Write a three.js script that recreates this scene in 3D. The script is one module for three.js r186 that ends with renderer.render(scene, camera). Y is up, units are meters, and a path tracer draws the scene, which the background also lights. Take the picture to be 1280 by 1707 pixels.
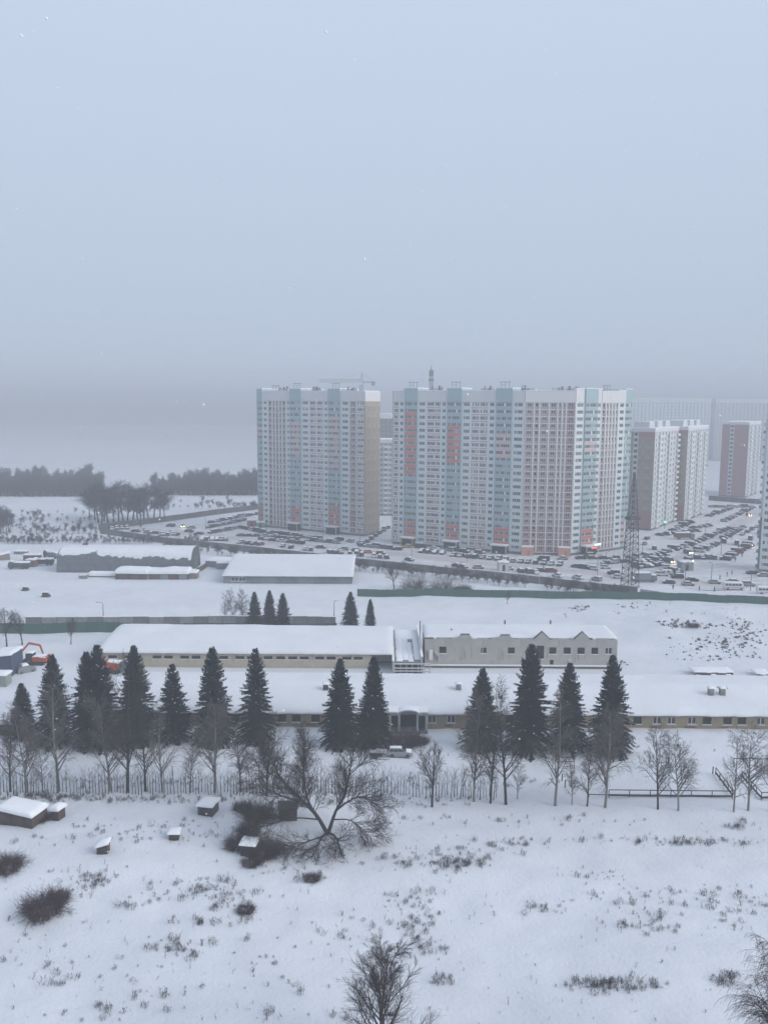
import * as THREE from 'three';
import { mergeGeometries } from 'three/addons/utils/BufferGeometryUtils.js';

// ---------------------------------------------------------------- camera, sky, sun, exposure
const RAD = Math.PI / 180;
const scene = new THREE.Scene();
const EYE = 63, F = 1430;
const camera = new THREE.PerspectiveCamera(2 * Math.atan(853.5 / F) / RAD, 0.75, 1, 14000);
camera.rotation.order = 'YXZ';
camera.position.set(0, EYE, 0);
camera.rotation.x = -7.4 * RAD;
camera.rotation.z = 0.35 * RAD;
camera.updateMatrixWorld(true);
const renderer = new THREE.WebGLRenderer({ antialias: true });
renderer.toneMapping = THREE.LinearToneMapping;
renderer.toneMappingExposure = 1.95;
renderer.shadowMap.enabled = true;
{
  const W = 128, H = 64, d = new Float32Array(W * H * 4);
  for (let j = 0; j < H; j++) for (let i = 0; i < W; i++) {
    const e = ((j + 0.5) / H - 0.5) * Math.PI, t = Math.max(0, Math.sin(e)), k = 1 + 0.36 * t;
    d.set([0.258 * k, 0.304 * k, 0.376 * k, 1], (j * W + i) * 4);
  }
  const tex = new THREE.DataTexture(d, W, H, THREE.RGBAFormat, THREE.FloatType);
  tex.mapping = THREE.EquirectangularReflectionMapping;
  tex.magFilter = THREE.LinearFilter;
  tex.needsUpdate = true;
  scene.background = tex;
  scene.environment = tex;
}
const sun = new THREE.DirectionalLight(0xfffcf8, 1.5);
sun.position.set(290, 165, 120);
sun.shadow.radius = 85;
sun.castShadow = true;
Object.assign(sun.shadow.camera, { left: -500, right: 500, top: 400, bottom: -400, near: 1, far: 1500 });
sun.shadow.mapSize.set(2048, 2048);
scene.add(sun);
scene.fog = new THREE.FogExp2(0xe9eef7, 0.0011);

// ---------------------------------------------------------------- helpers
function rng(s) { return () => { s = (s + 0x6D2B79F5) | 0; let t = Math.imul(s ^ (s >>> 15), 1 | s); t = (t + Math.imul(t ^ (t >>> 7), 61 | t)) ^ t; return ((t ^ (t >>> 14)) >>> 0) / 4294967296; }; }
const R0 = rng(11);
const hash = (i, j) => { let h = Math.imul(i, 374761393) + Math.imul(j, 668265263); h = Math.imul(h ^ (h >>> 13), 1274126177); return ((h ^ (h >>> 16)) >>> 0) / 4294967296; };
function vn(x, y, per = 0) {
  const i = Math.floor(x), j = Math.floor(y), f = x - i, g = y - j, s = f * f * (3 - 2 * f), t = g * g * (3 - 2 * g);
  const w = (a) => per ? ((a % per) + per) % per : a;
  const a = hash(w(i), w(j)), b = hash(w(i + 1), w(j)), c = hash(w(i), w(j + 1)), d = hash(w(i + 1), w(j + 1));
  return (a + (b - a) * s) * (1 - t) + (c + (d - c) * s) * t;
}
const sstep = (a, b, x) => { const t = Math.min(1, Math.max(0, (x - a) / (b - a))); return t * t * (3 - 2 * t); };
const lerp = (a, b, t) => a + (b - a) * t;
const gauss = (x, c, w) => Math.exp(-(((x - c) / w) ** 2));

function terrain(x, z) {
  const near = 1 - sstep(270, 300, -z);
  let h = near * (0.9 * (vn(x / 16 + 7, z / 13 + 3) - 0.5) + 0.34 * (vn(x / 4.5, z / 3.5) - 0.5) + 0.1 * (vn(x / 1.6, z / 1.4) - 0.5));
  h += 1.3 * gauss(x, -43, 24) * gauss(z, -117, 12);
  h += near * 2.2 * gauss(x, 100, 38) * gauss(z, -236, 26) * (0.75 + 0.6 * vn(x / 7, z / 7));
  h *= 1 - 0.92 * gauss(z, -203, 30) * gauss(x, 0, 80);
  const far = sstep(560, 1400, -z);
  return h + far * 14 * (vn(x / 420 + 5, z / 380) - 0.45);
}
const ray = (px, py) => new THREE.Vector3(px - 640, 853.5 - py, -F).applyQuaternion(camera.quaternion);
function G(px, py, y = 0) { const d = ray(px, py), t = (y - EYE) / d.y; return new THREE.Vector3(d.x * t, y, d.z * t); }
function on(px, py) { let p = G(px, py, 0); for (let k = 0; k < 4; k++) p = G(px, py, terrain(p.x, p.z)); return p; }
function yAt(px, py, z) { const d = ray(px, py); return EYE + d.y * (z / d.z); }
function xAt(px, py, z) { const d = ray(px, py); return d.x * (z / d.z); }

// geometry builder: triangles in lists, one list per material slot
class GB {
  constructor() { this.t = []; }
  tri(a, b, c, m = 0) { const l = this.t[m] ??= []; l.push(a[0], a[1], a[2], b[0], b[1], b[2], c[0], c[1], c[2]); return this; }
  quad(a, b, c, d, m = 0) { return this.tri(a, b, c, m).tri(a, c, d, m); }
  box(x0, y0, z0, x1, y1, z1, m = 0) {
    const p = (i) => [i & 1 ? x1 : x0, i & 2 ? y1 : y0, i & 4 ? z1 : z0];
    for (const [a, b, c, d] of [[4, 5, 7, 6], [1, 0, 2, 3], [5, 1, 3, 7], [0, 4, 6, 2], [6, 7, 3, 2], [0, 1, 5, 4]]) this.quad(p(a), p(b), p(c), p(d), m);
    return this;
  }
  tube(p, q, r0, r1, n = 4, m = 0, caps = false) {
    const d = [q[0] - p[0], q[1] - p[1], q[2] - p[2]], L = Math.hypot(...d) || 1; d[0] /= L; d[1] /= L; d[2] /= L;
    const up = Math.abs(d[1]) > 0.9 ? [1, 0, 0] : [0, 1, 0];
    let u = [up[1] * d[2] - up[2] * d[1], up[2] * d[0] - up[0] * d[2], up[0] * d[1] - up[1] * d[0]]; const ul = Math.hypot(...u); u = u.map((x) => x / ul);
    const v = [d[1] * u[2] - d[2] * u[1], d[2] * u[0] - d[0] * u[2], d[0] * u[1] - d[1] * u[0]];
    const ring = (c, r) => Array.from({ length: n }, (_, i) => { const a = i / n * 6.28319, ca = Math.cos(a) * r, sa = Math.sin(a) * r; return [c[0] + u[0] * ca + v[0] * sa, c[1] + u[1] * ca + v[1] * sa, c[2] + u[2] * ca + v[2] * sa]; });
    const A = ring(p, r0), B = ring(q, r1);
    for (let i = 0; i < n; i++) { const j = (i + 1) % n; this.quad(A[i], A[j], B[j], B[i], m); if (caps) { this.tri(p, A[j], A[i], m); this.tri(q, B[i], B[j], m); } }
    return this;
  }
  prism(prof, z0, z1, m = 0, capm = m) { // profile in xy, counter-clockwise, extruded along z
    const n = prof.length;
    for (let i = 0; i < n; i++) { const a = prof[i], b = prof[(i + 1) % n]; this.quad([a[0], a[1], z0], [a[0], a[1], z1], [b[0], b[1], z1], [b[0], b[1], z0], m); }
    for (const f of THREE.ShapeUtils.triangulateShape(prof.map((p) => new THREE.Vector2(...p)), [])) {
      const [a, b, c] = f.map((k) => prof[k]);
      this.tri([a[0], a[1], z1], [b[0], b[1], z1], [c[0], c[1], z1], capm); this.tri([c[0], c[1], z0], [b[0], b[1], z0], [a[0], a[1], z0], capm);
    }
    return this;
  }
  append(o, mtx) {
    const v = new THREE.Vector3();
    o.t.forEach((l, m) => { const k = this.t[m] ??= []; for (let i = 0; i < l.length; i += 3) { v.set(l[i], l[i + 1], l[i + 2]).applyMatrix4(mtx); k.push(v.x, v.y, v.z); } });
    return this;
  }
  geo() {
    let n = 0; for (const l of this.t) n += l ? l.length : 0;
    const pos = new Float32Array(n), nor = new Float32Array(n), uv = new Float32Array(n / 3 * 2), g = new THREE.BufferGeometry();
    let o = 0;
    this.t.forEach((l, m) => { if (!l || !l.length) return; g.addGroup(o / 3, l.length / 3, m); for (let i = 0; i < l.length; i++) pos[o + i] = l[i]; o += l.length; });
    for (let i = 0; i < n; i += 9) {
      const ax = pos[i + 3] - pos[i], ay = pos[i + 4] - pos[i + 1], az = pos[i + 5] - pos[i + 2], bx = pos[i + 6] - pos[i], by = pos[i + 7] - pos[i + 1], bz = pos[i + 8] - pos[i + 2];
      let x = ay * bz - az * by, y = az * bx - ax * bz, z = ax * by - ay * bx; const L = Math.hypot(x, y, z) || 1; x /= L; y /= L; z /= L;
      const X = Math.abs(x), Y = Math.abs(y), Z = Math.abs(z);
      for (let k = 0; k < 3; k++) {
        const q = i + k * 3, w = q / 3 * 2; nor[q] = x; nor[q + 1] = y; nor[q + 2] = z;
        if (Y >= X && Y >= Z) { uv[w] = pos[q]; uv[w + 1] = pos[q + 2]; } else if (X >= Z) { uv[w] = pos[q + 2]; uv[w + 1] = pos[q + 1]; } else { uv[w] = pos[q]; uv[w + 1] = pos[q + 1]; }
      }
    }
    g.setAttribute('position', new THREE.BufferAttribute(pos, 3)); g.setAttribute('normal', new THREE.BufferAttribute(nor, 3)); g.setAttribute('uv', new THREE.BufferAttribute(uv, 2));
    return g;
  }
}
const taken = {};
function numbered(n) { const k = taken[n] = (taken[n] ?? -1) + 1; return k ? n + '_' + String(k).padStart(3, '0') : n; }
function thing(name, label, category, p, turn = 0, group) {
  const o = new THREE.Group(); o.name = numbered(name); o.userData = { label, category }; if (group) o.userData.group = group;
  if (p) o.position.set(p.x ?? p[0], p.y ?? p[1], p.z ?? p[2]); o.rotation.y = turn; scene.add(o); return o;
}
function part(parent, name, g, m, kind) {
  const geo = g instanceof GB ? g.geo() : g;
  if (Array.isArray(m) && geo.groups.length) m = m.length === 1 ? m[0] : m; else if (!Array.isArray(m) && geo.groups.length) geo.clearGroups();
  const o = new THREE.Mesh(geo, m); o.name = name; o.castShadow = o.receiveShadow = true; if (kind) o.userData.kind = kind; parent.add(o); return o;
}
function single(name, label, category, g, m, p, turn = 0, group) {
  const o = part(scene, numbered(name), g, m); o.userData = { label, category }; if (group) o.userData.group = group;
  if (p) o.position.set(p.x ?? p[0], p.y ?? p[1], p.z ?? p[2]); o.rotation.y = turn; return o;
}
function structure(name, g, m) { const o = part(scene, numbered(name), g, m, 'structure'); return o; }
function copyOf(o, label, p, turn = 0, s = 1, group) {
  const c = o.clone(); c.name = numbered(o.userData.base ?? o.name.replace(/_\d{3}$/, '')); c.userData = { label, category: o.userData.category, group: group ?? o.userData.group };
  c.position.set(p.x, p.y, p.z); c.rotation.y = turn; c.scale.set(Array.isArray(s) ? s[0] : s, Array.isArray(s) ? s[1] : s, Array.isArray(s) ? s[0] : s); scene.add(c); return c;
}

// procedural textures: grain, mottling and stains only
function dataTex(n, fn, srgb, rep) {
  const d = new Uint8Array(n * n * 4);
  for (let j = 0; j < n; j++) for (let i = 0; i < n; i++) { const c = fn(i / n, j / n); const o = (j * n + i) * 4; for (let k = 0; k < 3; k++) d[o + k] = Math.max(0, Math.min(255, (Array.isArray(c) ? c[k] : c) * 255)); d[o + 3] = 255; }
  const t = new THREE.DataTexture(d, n, n, THREE.RGBAFormat); t.wrapS = t.wrapT = THREE.RepeatWrapping; t.magFilter = THREE.LinearFilter; t.minFilter = THREE.LinearMipmapLinearFilter; t.generateMipmaps = true;
  if (srgb) t.colorSpace = THREE.SRGBColorSpace; if (rep) t.repeat.set(rep, rep); t.needsUpdate = true; return t;
}
const fbm = (u, v, f, o = 4) => { let s = 0, a = 0.5, w = 0; for (let k = 0; k < o; k++) { s += a * vn(u * f, v * f, f); w += a; f *= 2; a *= 0.55; } return s / w; };
const snowMap = dataTex(512, (u, v) => { const m = fbm(u, v, 5, 6), q = 0.955 + 0.07 * (m - 0.5); return [q, q, q + 0.004]; }, true, 1 / 37);
const snowBump = dataTex(512, (u, v) => 0.55 * fbm(u, v, 9, 5) + 0.45 * fbm(v + 0.3, u, 31, 3), false, 1 / 11);
const plasterMap = dataTex(512, (u, v) => { const m = fbm(u, v, 4, 6), s = fbm(u * 1, v * 0.12, 24, 3), st = sstep(0.56, 0.78, s) * 0.2 * sstep(0.35, 0.7, m); const q = 0.93 + 0.16 * (m - 0.5) - st; return [q, q * 0.99, q * 0.97]; }, true, 1 / 9);
const concreteMap = dataTex(256, (u, v) => { const m = fbm(u, v, 6, 5), q = 0.86 + 0.34 * (m - 0.5); return [q, q, q]; }, true, 1 / 5);
const packedMap = dataTex(512, (u, v) => { const m = fbm(u, v, 6, 5), s = fbm(u * 0.15, v, 40, 3), d = sstep(0.48, 0.72, s) * sstep(0.3, 0.65, m); const q = 0.93 - 0.2 * d + 0.1 * (m - 0.5); return [q, q - 0.025 * d, q - 0.03 * d]; }, true, 1 / 26);

const mats = {};
function M(name, r, g, b, o = {}) { const C = o.specularIntensity === undefined ? THREE.MeshStandardMaterial : THREE.MeshPhysicalMaterial; return mats[name] ??= new C({ name, color: new THREE.Color().setRGB(r, g, b), roughness: 0.9, metalness: 0, ...o }); }
const SNOW = M('snow', 0.70, 0.715, 0.745, { map: snowMap, bumpMap: snowBump, bumpScale: 0.1, roughness: 1 });
const ROOFSNOW = M('roof_snow', 0.76, 0.77, 0.79, { map: snowMap, bumpMap: snowBump, bumpScale: 0.05, roughness: 1 });
const PLAINSNOW = M('loose_snow', 0.75, 0.76, 0.78, { roughness: 1 });
const GLASS = M('window_glass', 0.022, 0.026, 0.03, { roughness: 0.12 });
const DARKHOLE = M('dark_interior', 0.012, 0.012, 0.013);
const WHITE = M('white_paint', 0.66, 0.66, 0.65);
const STEEL = M('grey_steel', 0.12, 0.13, 0.14, { roughness: 0.6, metalness: 0.4 });
const RUST = M('dark_rusty_steel', 0.06, 0.045, 0.04, { roughness: 0.8 });
const BARK = M('grey_brown_bark', 0.055, 0.047, 0.043, { specularIntensity: 0 });
const TWIG = M('brown_twigs', 0.05, 0.04, 0.038, { specularIntensity: 0 });
const BIRCH = M('birch_bark', 0.3, 0.29, 0.27, { map: dataTex(128, (u, v) => { const s = fbm(u, v * 0.5, 12, 4); const q = s > 0.56 ? 0.25 : 0.95; return [q, q, q]; }, true, 0.9) });

// snow blanket over a rectangle x0..x1, z0..z1; base(x,z) is what it lies on
function snowSlab(x0, x1, z0, z1, th, base, seed = 1, step = 1.2, lip = 0.15) {
  const nx = Math.max(4, Math.min(160, Math.round((x1 - x0) / step))), nz = Math.max(4, Math.min(60, Math.round((z1 - z0) / step))), pos = [], uv = [], idx = [];
  const put = (x, y, z) => { pos.push(x, y, z); uv.push(x, z); };
  for (let j = 0; j <= nz; j++) for (let i = 0; i <= nx; i++) {
    const u = i / nx, v = j / nz; let x = lerp(x0, x1, u), z = lerp(z0, z1, v);
    const ex = Math.min(x - x0, x1 - x), ez = Math.min(z - z0, z1 - z), e = Math.min(ex, ez), r = Math.sqrt(Math.min(1, (e + 0.05) / 0.7));
    const n = 0.7 * vn(x / 6 + seed * 9.1, z / 6) + 0.3 * vn(x / 1.7 + seed, z / 1.7 + seed * 3);
    const b = base(x, z);
    if (e < 1e-4) { const j2 = lip * (vn(x * 0.9 + seed, z * 0.9) - 0.3); if (ez < 1e-4) z += v < 0.5 ? -j2 : j2; if (ex < 1e-4) x += u < 0.5 ? -j2 : j2; }
    put(x, b + th * r * (0.65 + 0.6 * n) + 0.012, z);
  }
  for (let j = 0; j < nz; j++) for (let i = 0; i < nx; i++) { const a = j * (nx + 1) + i, b = a + 1, c = a + nx + 1, d = c + 1; idx.push(a, c, b, b, c, d); }
  const ring = []; for (let i = 0; i <= nx; i++) ring.push(i); for (let j = 1; j <= nz; j++) ring.push(j * (nx + 1) + nx); for (let i = nx - 1; i >= 0; i--) ring.push(nz * (nx + 1) + i); for (let j = nz - 1; j > 0; j--) ring.push(j * (nx + 1));
  const s0 = pos.length / 3; for (const k of ring) put(pos[k * 3], pos[k * 3 + 1] - th * 0.75, pos[k * 3 + 2]);
  ring.forEach((k, i) => { const i2 = (i + 1) % ring.length, a = k, b = ring[i2], c = s0 + i, d = s0 + i2; idx.push(a, b, c, b, d, c); });
  const g = new THREE.BufferGeometry(); g.setAttribute('position', new THREE.Float32BufferAttribute(pos, 3)); g.setAttribute('uv', new THREE.Float32BufferAttribute(uv, 2)); g.setIndex(idx); g.computeVertexNormals(); return g;
}

// ---------------------------------------------------------------- ground
{
  const zs = [], xs = [];
  for (let z = 160; z > -70; z -= 12) zs.push(z);
  for (let z = -70; z > -175; z -= 0.62) zs.push(z);
  for (let z = -175; z > -300; z -= 1.4) zs.push(z);
  for (let z = -300, s = 4; z > -5200; z -= s, s *= 1.05) zs.push(z); zs.push(-5200);
  for (let x = 0, s = 0.75; x < 3600; x += s) { xs.push(x); if (x > 75) s *= x > 180 ? 1.1 : 1.012; } xs.push(3600);
  const X = [...xs.slice(1).reverse().map((x) => -x), ...xs], nx = X.length, pos = [], uv = [], idx = [];
  for (const z of zs) for (const x of X) { pos.push(x, terrain(x, z), z); uv.push(x, z); }
  for (let j = 0; j < zs.length - 1; j++) for (let i = 0; i < nx - 1; i++) { const a = j * nx + i, b = a + 1, c = a + nx, d = c + 1; idx.push(a, b, c, b, d, c); }
  const g = new THREE.BufferGeometry(); g.setAttribute('position', new THREE.Float32BufferAttribute(pos, 3)); g.setAttribute('uv', new THREE.Float32BufferAttribute(uv, 2)); g.setIndex(idx); g.computeVertexNormals();
  structure('ground', g, SNOW);
}
function ribbon(pts, half, y) { // flat strip along px points, width in metres
  const P = pts.map(([a, b]) => G(a, b, 0)), gb = new GB();
  const L = P.map((p, i) => { const a = P[Math.max(0, i - 1)], b = P[Math.min(P.length - 1, i + 1)], d = new THREE.Vector3().subVectors(b, a).normalize(); const n = new THREE.Vector3(-d.z, 0, d.x).multiplyScalar(half); return [[p.x - n.x, y, p.z - n.z], [p.x + n.x, y, p.z + n.z]]; });
  for (let i = 0; i < L.length - 1; i++) gb.quad(L[i][1], L[i + 1][1], L[i + 1][0], L[i][0]);
  return gb;
}
const PACKED = M('packed_dirty_snow', 0.72, 0.72, 0.735, { map: packedMap, roughness: 1 });
const ROADSNOW = M('road_slush', 0.62, 0.585, 0.585, { map: packedMap, roughness: 1 });
{
  const poly = [[205, 885], [330, 873], [430, 858], [650, 880], [1180, 835], [1275, 838], [1420, 900], [1420, 985], [1180, 984], [1000, 968], [860, 957], [600, 930], [430, 912], [270, 895]].map(([a, b]) => G(a, b, 0));
  const sh = THREE.ShapeUtils.triangulateShape(poly.map((p) => new THREE.Vector2(p.x, -p.z)), []), gb = new GB();
  for (const f of sh) { const [a, b, c] = f.map((k) => [poly[k].x, 0.03, poly[k].z]); gb.tri(a, b, c); }
  structure('car_park', gb, PACKED);
  structure('road', ribbon([[225, 882], [330, 890], [440, 903], [560, 915], [700, 928], [800, 938], [900, 948], [1010, 957], [1100, 966], [1200, 975], [1400, 985]], 4.2, 0.05), ROADSNOW);
  structure('road', ribbon([[1090, 958], [1118, 945], [1140, 930], [1170, 910], [1210, 886], [1250, 862], [1280, 845]], 4, 0.045), ROADSNOW);
}
// ---------------------------------------------------------------- apartment blocks
const MINT = M('pale_mint_panel', 0.6, 0.655, 0.655), TEAL = M('teal_panel', 0.31, 0.42, 0.44), CORAL = M('coral_panel', 0.5, 0.17, 0.14), ROSE = M('pink_panel', 0.55, 0.42, 0.42);
const ATTIC = M('attic_white', 0.62, 0.61, 0.61), GRIDBROWN = M('brown_pink_panel', 0.4, 0.31, 0.3), GRIDRED = M('brick_red_panel', 0.33, 0.18, 0.175), TAN = M('tan_panel', 0.46, 0.39, 0.31, { map: concreteMap });
const PINKLINE = M('pink_stripe', 0.48, 0.27, 0.27), CURTAIN = M('curtained_pane', 0.3, 0.29, 0.28, { roughness: 0.3 }), PALEPANE = M('pale_reflecting_pane', 0.11, 0.12, 0.13, { roughness: 0.15 }), PLINTH = M('dark_plinth', 0.12, 0.125, 0.13), GREYPANEL = M('grey_white_panel', 0.52, 0.54, 0.55);
const WINM = [GLASS, WHITE, CURTAIN, PALEPANE];
const gcache = {};
function windowGB(w, h, n, v) { // framed window, n panes, origin bottom left, glass at z 0
  return gcache['w' + [w.toFixed(2), h, n, v]] ??= (() => {
    const r = rng(v * 77 + n * 13 + 5), gb = new GB(), pw = w / n;
    for (let i = 0; i < n; i++) { const q = r(), m = q < 0.6 ? 0 : q < 0.84 ? 3 : q < 0.95 ? 2 : 1; gb.box(i * pw, 0, -0.06, (i + 1) * pw, h, 0, m); }
    for (let i = 0; i <= n; i++) { const c = Math.min(w - 0.07, Math.max(0.07, i * pw)); gb.box(c - 0.07, 0.05, 0.001, c + 0.07, h - 0.05, 0.07, 1); }
    gb.box(0, h - 0.08, 0.001, w, h, 0.075, 1).box(0, 0, 0.001, w, 0.08, 0.075, 1);
    return gb;
  })();
}
function boxGB(w, h, d, m = 0) { return gcache['b' + [w.toFixed(2), h.toFixed(2), d, m]] ??= new GB().box(0, 0, 0, w, h, d, m); }
class Block {
  constructor(root, origin) { this.root = root; this.o = origin; this.count = {}; this.rest = {}; this.mg = new Map(); }
  frame(A, B) { this.A = A; const d = new THREE.Vector3().subVectors(B, A); this.L = d.length(); this.turn = Math.atan2(-d.z, d.x); this.mtx = new THREE.Matrix4().makeRotationY(this.turn).setPosition(A.x - this.o.x, 0, A.z - this.o.z); return this; }
  put(name, gb, m, x, y, z, cap = 285, force = true) {
    const mm = this.mtx.clone().multiply(new THREE.Matrix4().makeTranslation(x, y, z)); const c = this.count[name] = (this.count[name] ?? 0) + 1;
    if (!force || c > cap) { const key = name, rr = this.rest[key] ??= { gb: new GB(), mats: [] }; const list = Array.isArray(m) ? m : [m];
      const map = list.map((x) => { let k = rr.mats.indexOf(x); if (k < 0) k = rr.mats.push(x) - 1; return k; });
      const tmp = new GB(); gb.t.forEach((l, k) => { if (l) { const to = tmp.t[map[k] ?? map[0]] ??= []; for (const q of l) to.push(q); } }); rr.gb.append(tmp, mm); return; }
    let g = this.mg.get(gb); if (!g) { g = gb.geo(); this.mg.set(gb, g); }
    const o = new THREE.Mesh(g, Array.isArray(m) && m.length > 1 ? m : Array.isArray(m) ? m[0] : m); o.name = name; o.castShadow = o.receiveShadow = true; o.position.setFromMatrixPosition(mm); o.rotation.y = this.turn; this.root.add(o); return o;
  }
  finish() { for (const [name, r] of Object.entries(this.rest)) part(this.root, 'small_' + name + 's', r.gb, r.mats, 'stuff'); }
}
const FH = 2.8, WH = 1.4;
// section: [relative width, style, {rows of colour counted from the top}]
function facade(bl, A, B, N, sections, { base = 1, depth = 12, attic = 4.6, seed = 1 } = {}) {
  bl.frame(A, B); const tot = sections.reduce((s, q) => s + q[0], 0), rr = rng(seed * 31 + 7); let x = 0; const list = [];
  for (const s of sections) { const w = s[0] / tot * bl.L; list.push([x, w, s[1], s[2] ?? {}]); x += w; }
  const H = base + N * FH; const order = { teal: 0, stripe: 1, white: 2, grid: 3, red: 3 };
  for (const [x0, w, st, o] of list) {
    const zo = o.z ?? { teal: 0.9, white: 0.35, stripe: 0.15, grid: 0.5, red: 0.5 }[st];
    const core = st === 'grid' ? GRIDBROWN : st === 'red' ? GRIDRED : st === 'teal' ? (o.edge ? MINT : TEAL) : st === 'stripe' ? GREYPANEL : MINT;
    bl.put('facade_section', new GB().box(x0 + 0.004, base, -depth, x0 + w - 0.004, H, zo - 0.32), core, 0, 0, 0);
    bl.put('plinth', new GB().box(x0, -1, -depth + 0.1, x0 + w, base - 0.004, zo + 0.12), PLINTH, 0, 0, 0);
    const ah = attic + (o.tall ?? (st === 'teal' ? 1.1 : 0));
    bl.put('attic_panel', new GB().box(x0 + 0.004, H + 0.004, -depth, x0 + w - 0.004, H + ah, zo + 0.03), st === 'teal' ? TEAL : ATTIC, 0, 0, 0);
    bl.put('attic_snow', new GB().box(x0 - 0.05, H + ah + 0.004, -depth, x0 + w + 0.05, H + ah + 0.3, zo + 0.1), PLAINSNOW, 0, 0, 0);
    const pw = st === 'teal' ? 0.22 : st === 'white' ? w * (o.n > 2 ? 0.16 : 0.24) : 0.24, pm = st === 'teal' ? TEAL : st === 'white' ? MINT : WHITE;
    for (const px of [x0, x0 + w - pw]) bl.put('pier', new GB().box(px, base + 0.003, zo - 0.318, px + pw, H, zo - 0.002), pm, 0, 0, 0);
  }
  for (const [x0, w, st, o] of [...list].sort((a, b) => order[a[2]] - order[b[2]] || b[1] - a[1])) {
    const zo = o.z ?? { teal: 0.9, white: 0.35, stripe: 0.15, grid: 0.5, red: 0.5 }[st];
    const ww = st === 'teal' ? w - 0.44 : st === 'white' ? w * (o.n > 2 ? 0.68 : 0.52) : st === 'stripe' ? w - 0.48 : Math.min(1.9, w - 0.9), n = o.n ?? (st === 'teal' ? Math.round(w / 0.85) : st === 'stripe' ? Math.round(w / 0.8) : st === 'white' ? 2 : w < 2.6 ? 1 : 2);
    for (let f = 0; f < N; f++) {
      const y = base + f * FH, row = N - f, inR = (q) => q && q.some(([a, b]) => row >= a && row <= b), v = 1 + Math.floor(rr() * 5);
      if (st === 'teal') {
        const m = inR(o.red) ? CORAL : inR(o.pink) ? ROSE : TEAL;
        if (f > 0 || o.edge) { bl.put('parapet', boxGB(w - 0.44, 1.36, 0.3), m, x0 + 0.22, y - 0.25 + (f ? 0 : 0.25), zo - 0.3, 285, w > 3.5); }
      } else if (st === 'white') bl.put('spandrel', boxGB(w - 2 * (w * (o.n > 2 ? 0.16 : 0.24)), 1.36, 0.3), MINT, x0 + w * (o.n > 2 ? 0.16 : 0.24), y - 0.25 + (f ? 0 : 0.25), zo - 0.3, 285, w > 3.5);
      else if (st === 'stripe') {
        const lm = row >= N - 3 || w < 3.5 ? 1 : 0, gb = gcache['s' + w.toFixed(2) + lm] ??= new GB().box(0, 0, 0, w - 0.48, 1.36, 0.3, 0).box(0, 0.5, 0.302, w - 0.48, lm ? 0.98 : 0.86, 0.36, 1);
        bl.put('spandrel', gb, [WHITE, PINKLINE], x0 + 0.24, y - 0.25 + (f ? 0 : 0.25), zo - 0.3, 285, w > 3);
      } else {
        bl.put('floor_belt', boxGB(w - 0.48, 0.26, 0.3), WHITE, x0 + 0.24, y - 0.13 + (f ? 0 : 0.13), zo - 0.3, 285, false);
        const m = row > N - 4 ? GRIDRED : null; if (m) bl.put('infill_panel', boxGB(w - 0.48, FH - 0.28, 0.04), m, x0 + 0.24, y + 0.14, zo - 0.319, 285, false);
      }
      const deep = st === 'grid' || st === 'red' ? zo - 0.25 : zo - 0.19;
      bl.put('window', windowGB(ww, WH, n, v), WINM, x0 + (w - ww) / 2, y + 1.12, deep, 290, w > 2.9 && st !== 'grid' && st !== 'red');
      if (rr() < 0.05 && st === 'white') bl.put('air_conditioner', boxGB(0.8, 0.6, 0.35), GREYPANEL, x0 + 0.2, y + 0.3, zo + 0.001, 60);
    }
  }
  return { H, list };
}
function roofFrame(bl, x, y, z) { bl.put('roof_frame', gcache.rf ??= new GB().box(0, 0, 0, 0.14, 2.2, 0.14).box(3.4, 0, 0, 3.54, 2.2, 0.14).box(1.7, 0, 0, 1.84, 2.2, 0.14).box(-0.6, 2.204, -0.1, 4, 2.4, 0.3).box(0.14, 1.1, 0.03, 1.7, 1.2, 0.1), STEEL, x, y, z); }
function roofAerials(bl, x, y, z, k) { const r = rng(k), gb = new GB(); for (let i = 0; i < 5; i++) { const a = r() * 5, h = 0.8 + r() * 1.2; gb.box(a, 0, r() * 2, a + 0.14, h, 2.1).box(a - 0.5, h + 0.004, 1, a + 0.6, h + 0.13, 1.2); } gb.box(-0.5, 0, 0.2, 5.5, 0.9, 1.6, 1); bl.put('roof_aerials', gb, [STEEL, GREYPANEL], x, y, z); }
function porch(bl, x, w, z, h = 3.6, m = GREYPANEL) {
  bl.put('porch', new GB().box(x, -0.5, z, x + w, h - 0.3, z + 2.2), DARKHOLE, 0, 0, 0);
  bl.put('porch_canopy', new GB().box(x - 0.5, h - 0.296, z, x + w + 0.5, h, z + 3.6), m, 0, 0, 0);
  bl.put('canopy_snow', new GB().box(x - 0.55, h + 0.004, z, x + w + 0.55, h + 0.3, z + 3.7), PLAINSNOW, 0, 0, 0);
  for (const c of [x - 0.2, x + w]) bl.put('porch_post', new GB().box(c, -0.5, z + 2.9, c + 0.25, h - 0.3, z + 3.15), m, 0, 0, 0);
}

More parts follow.
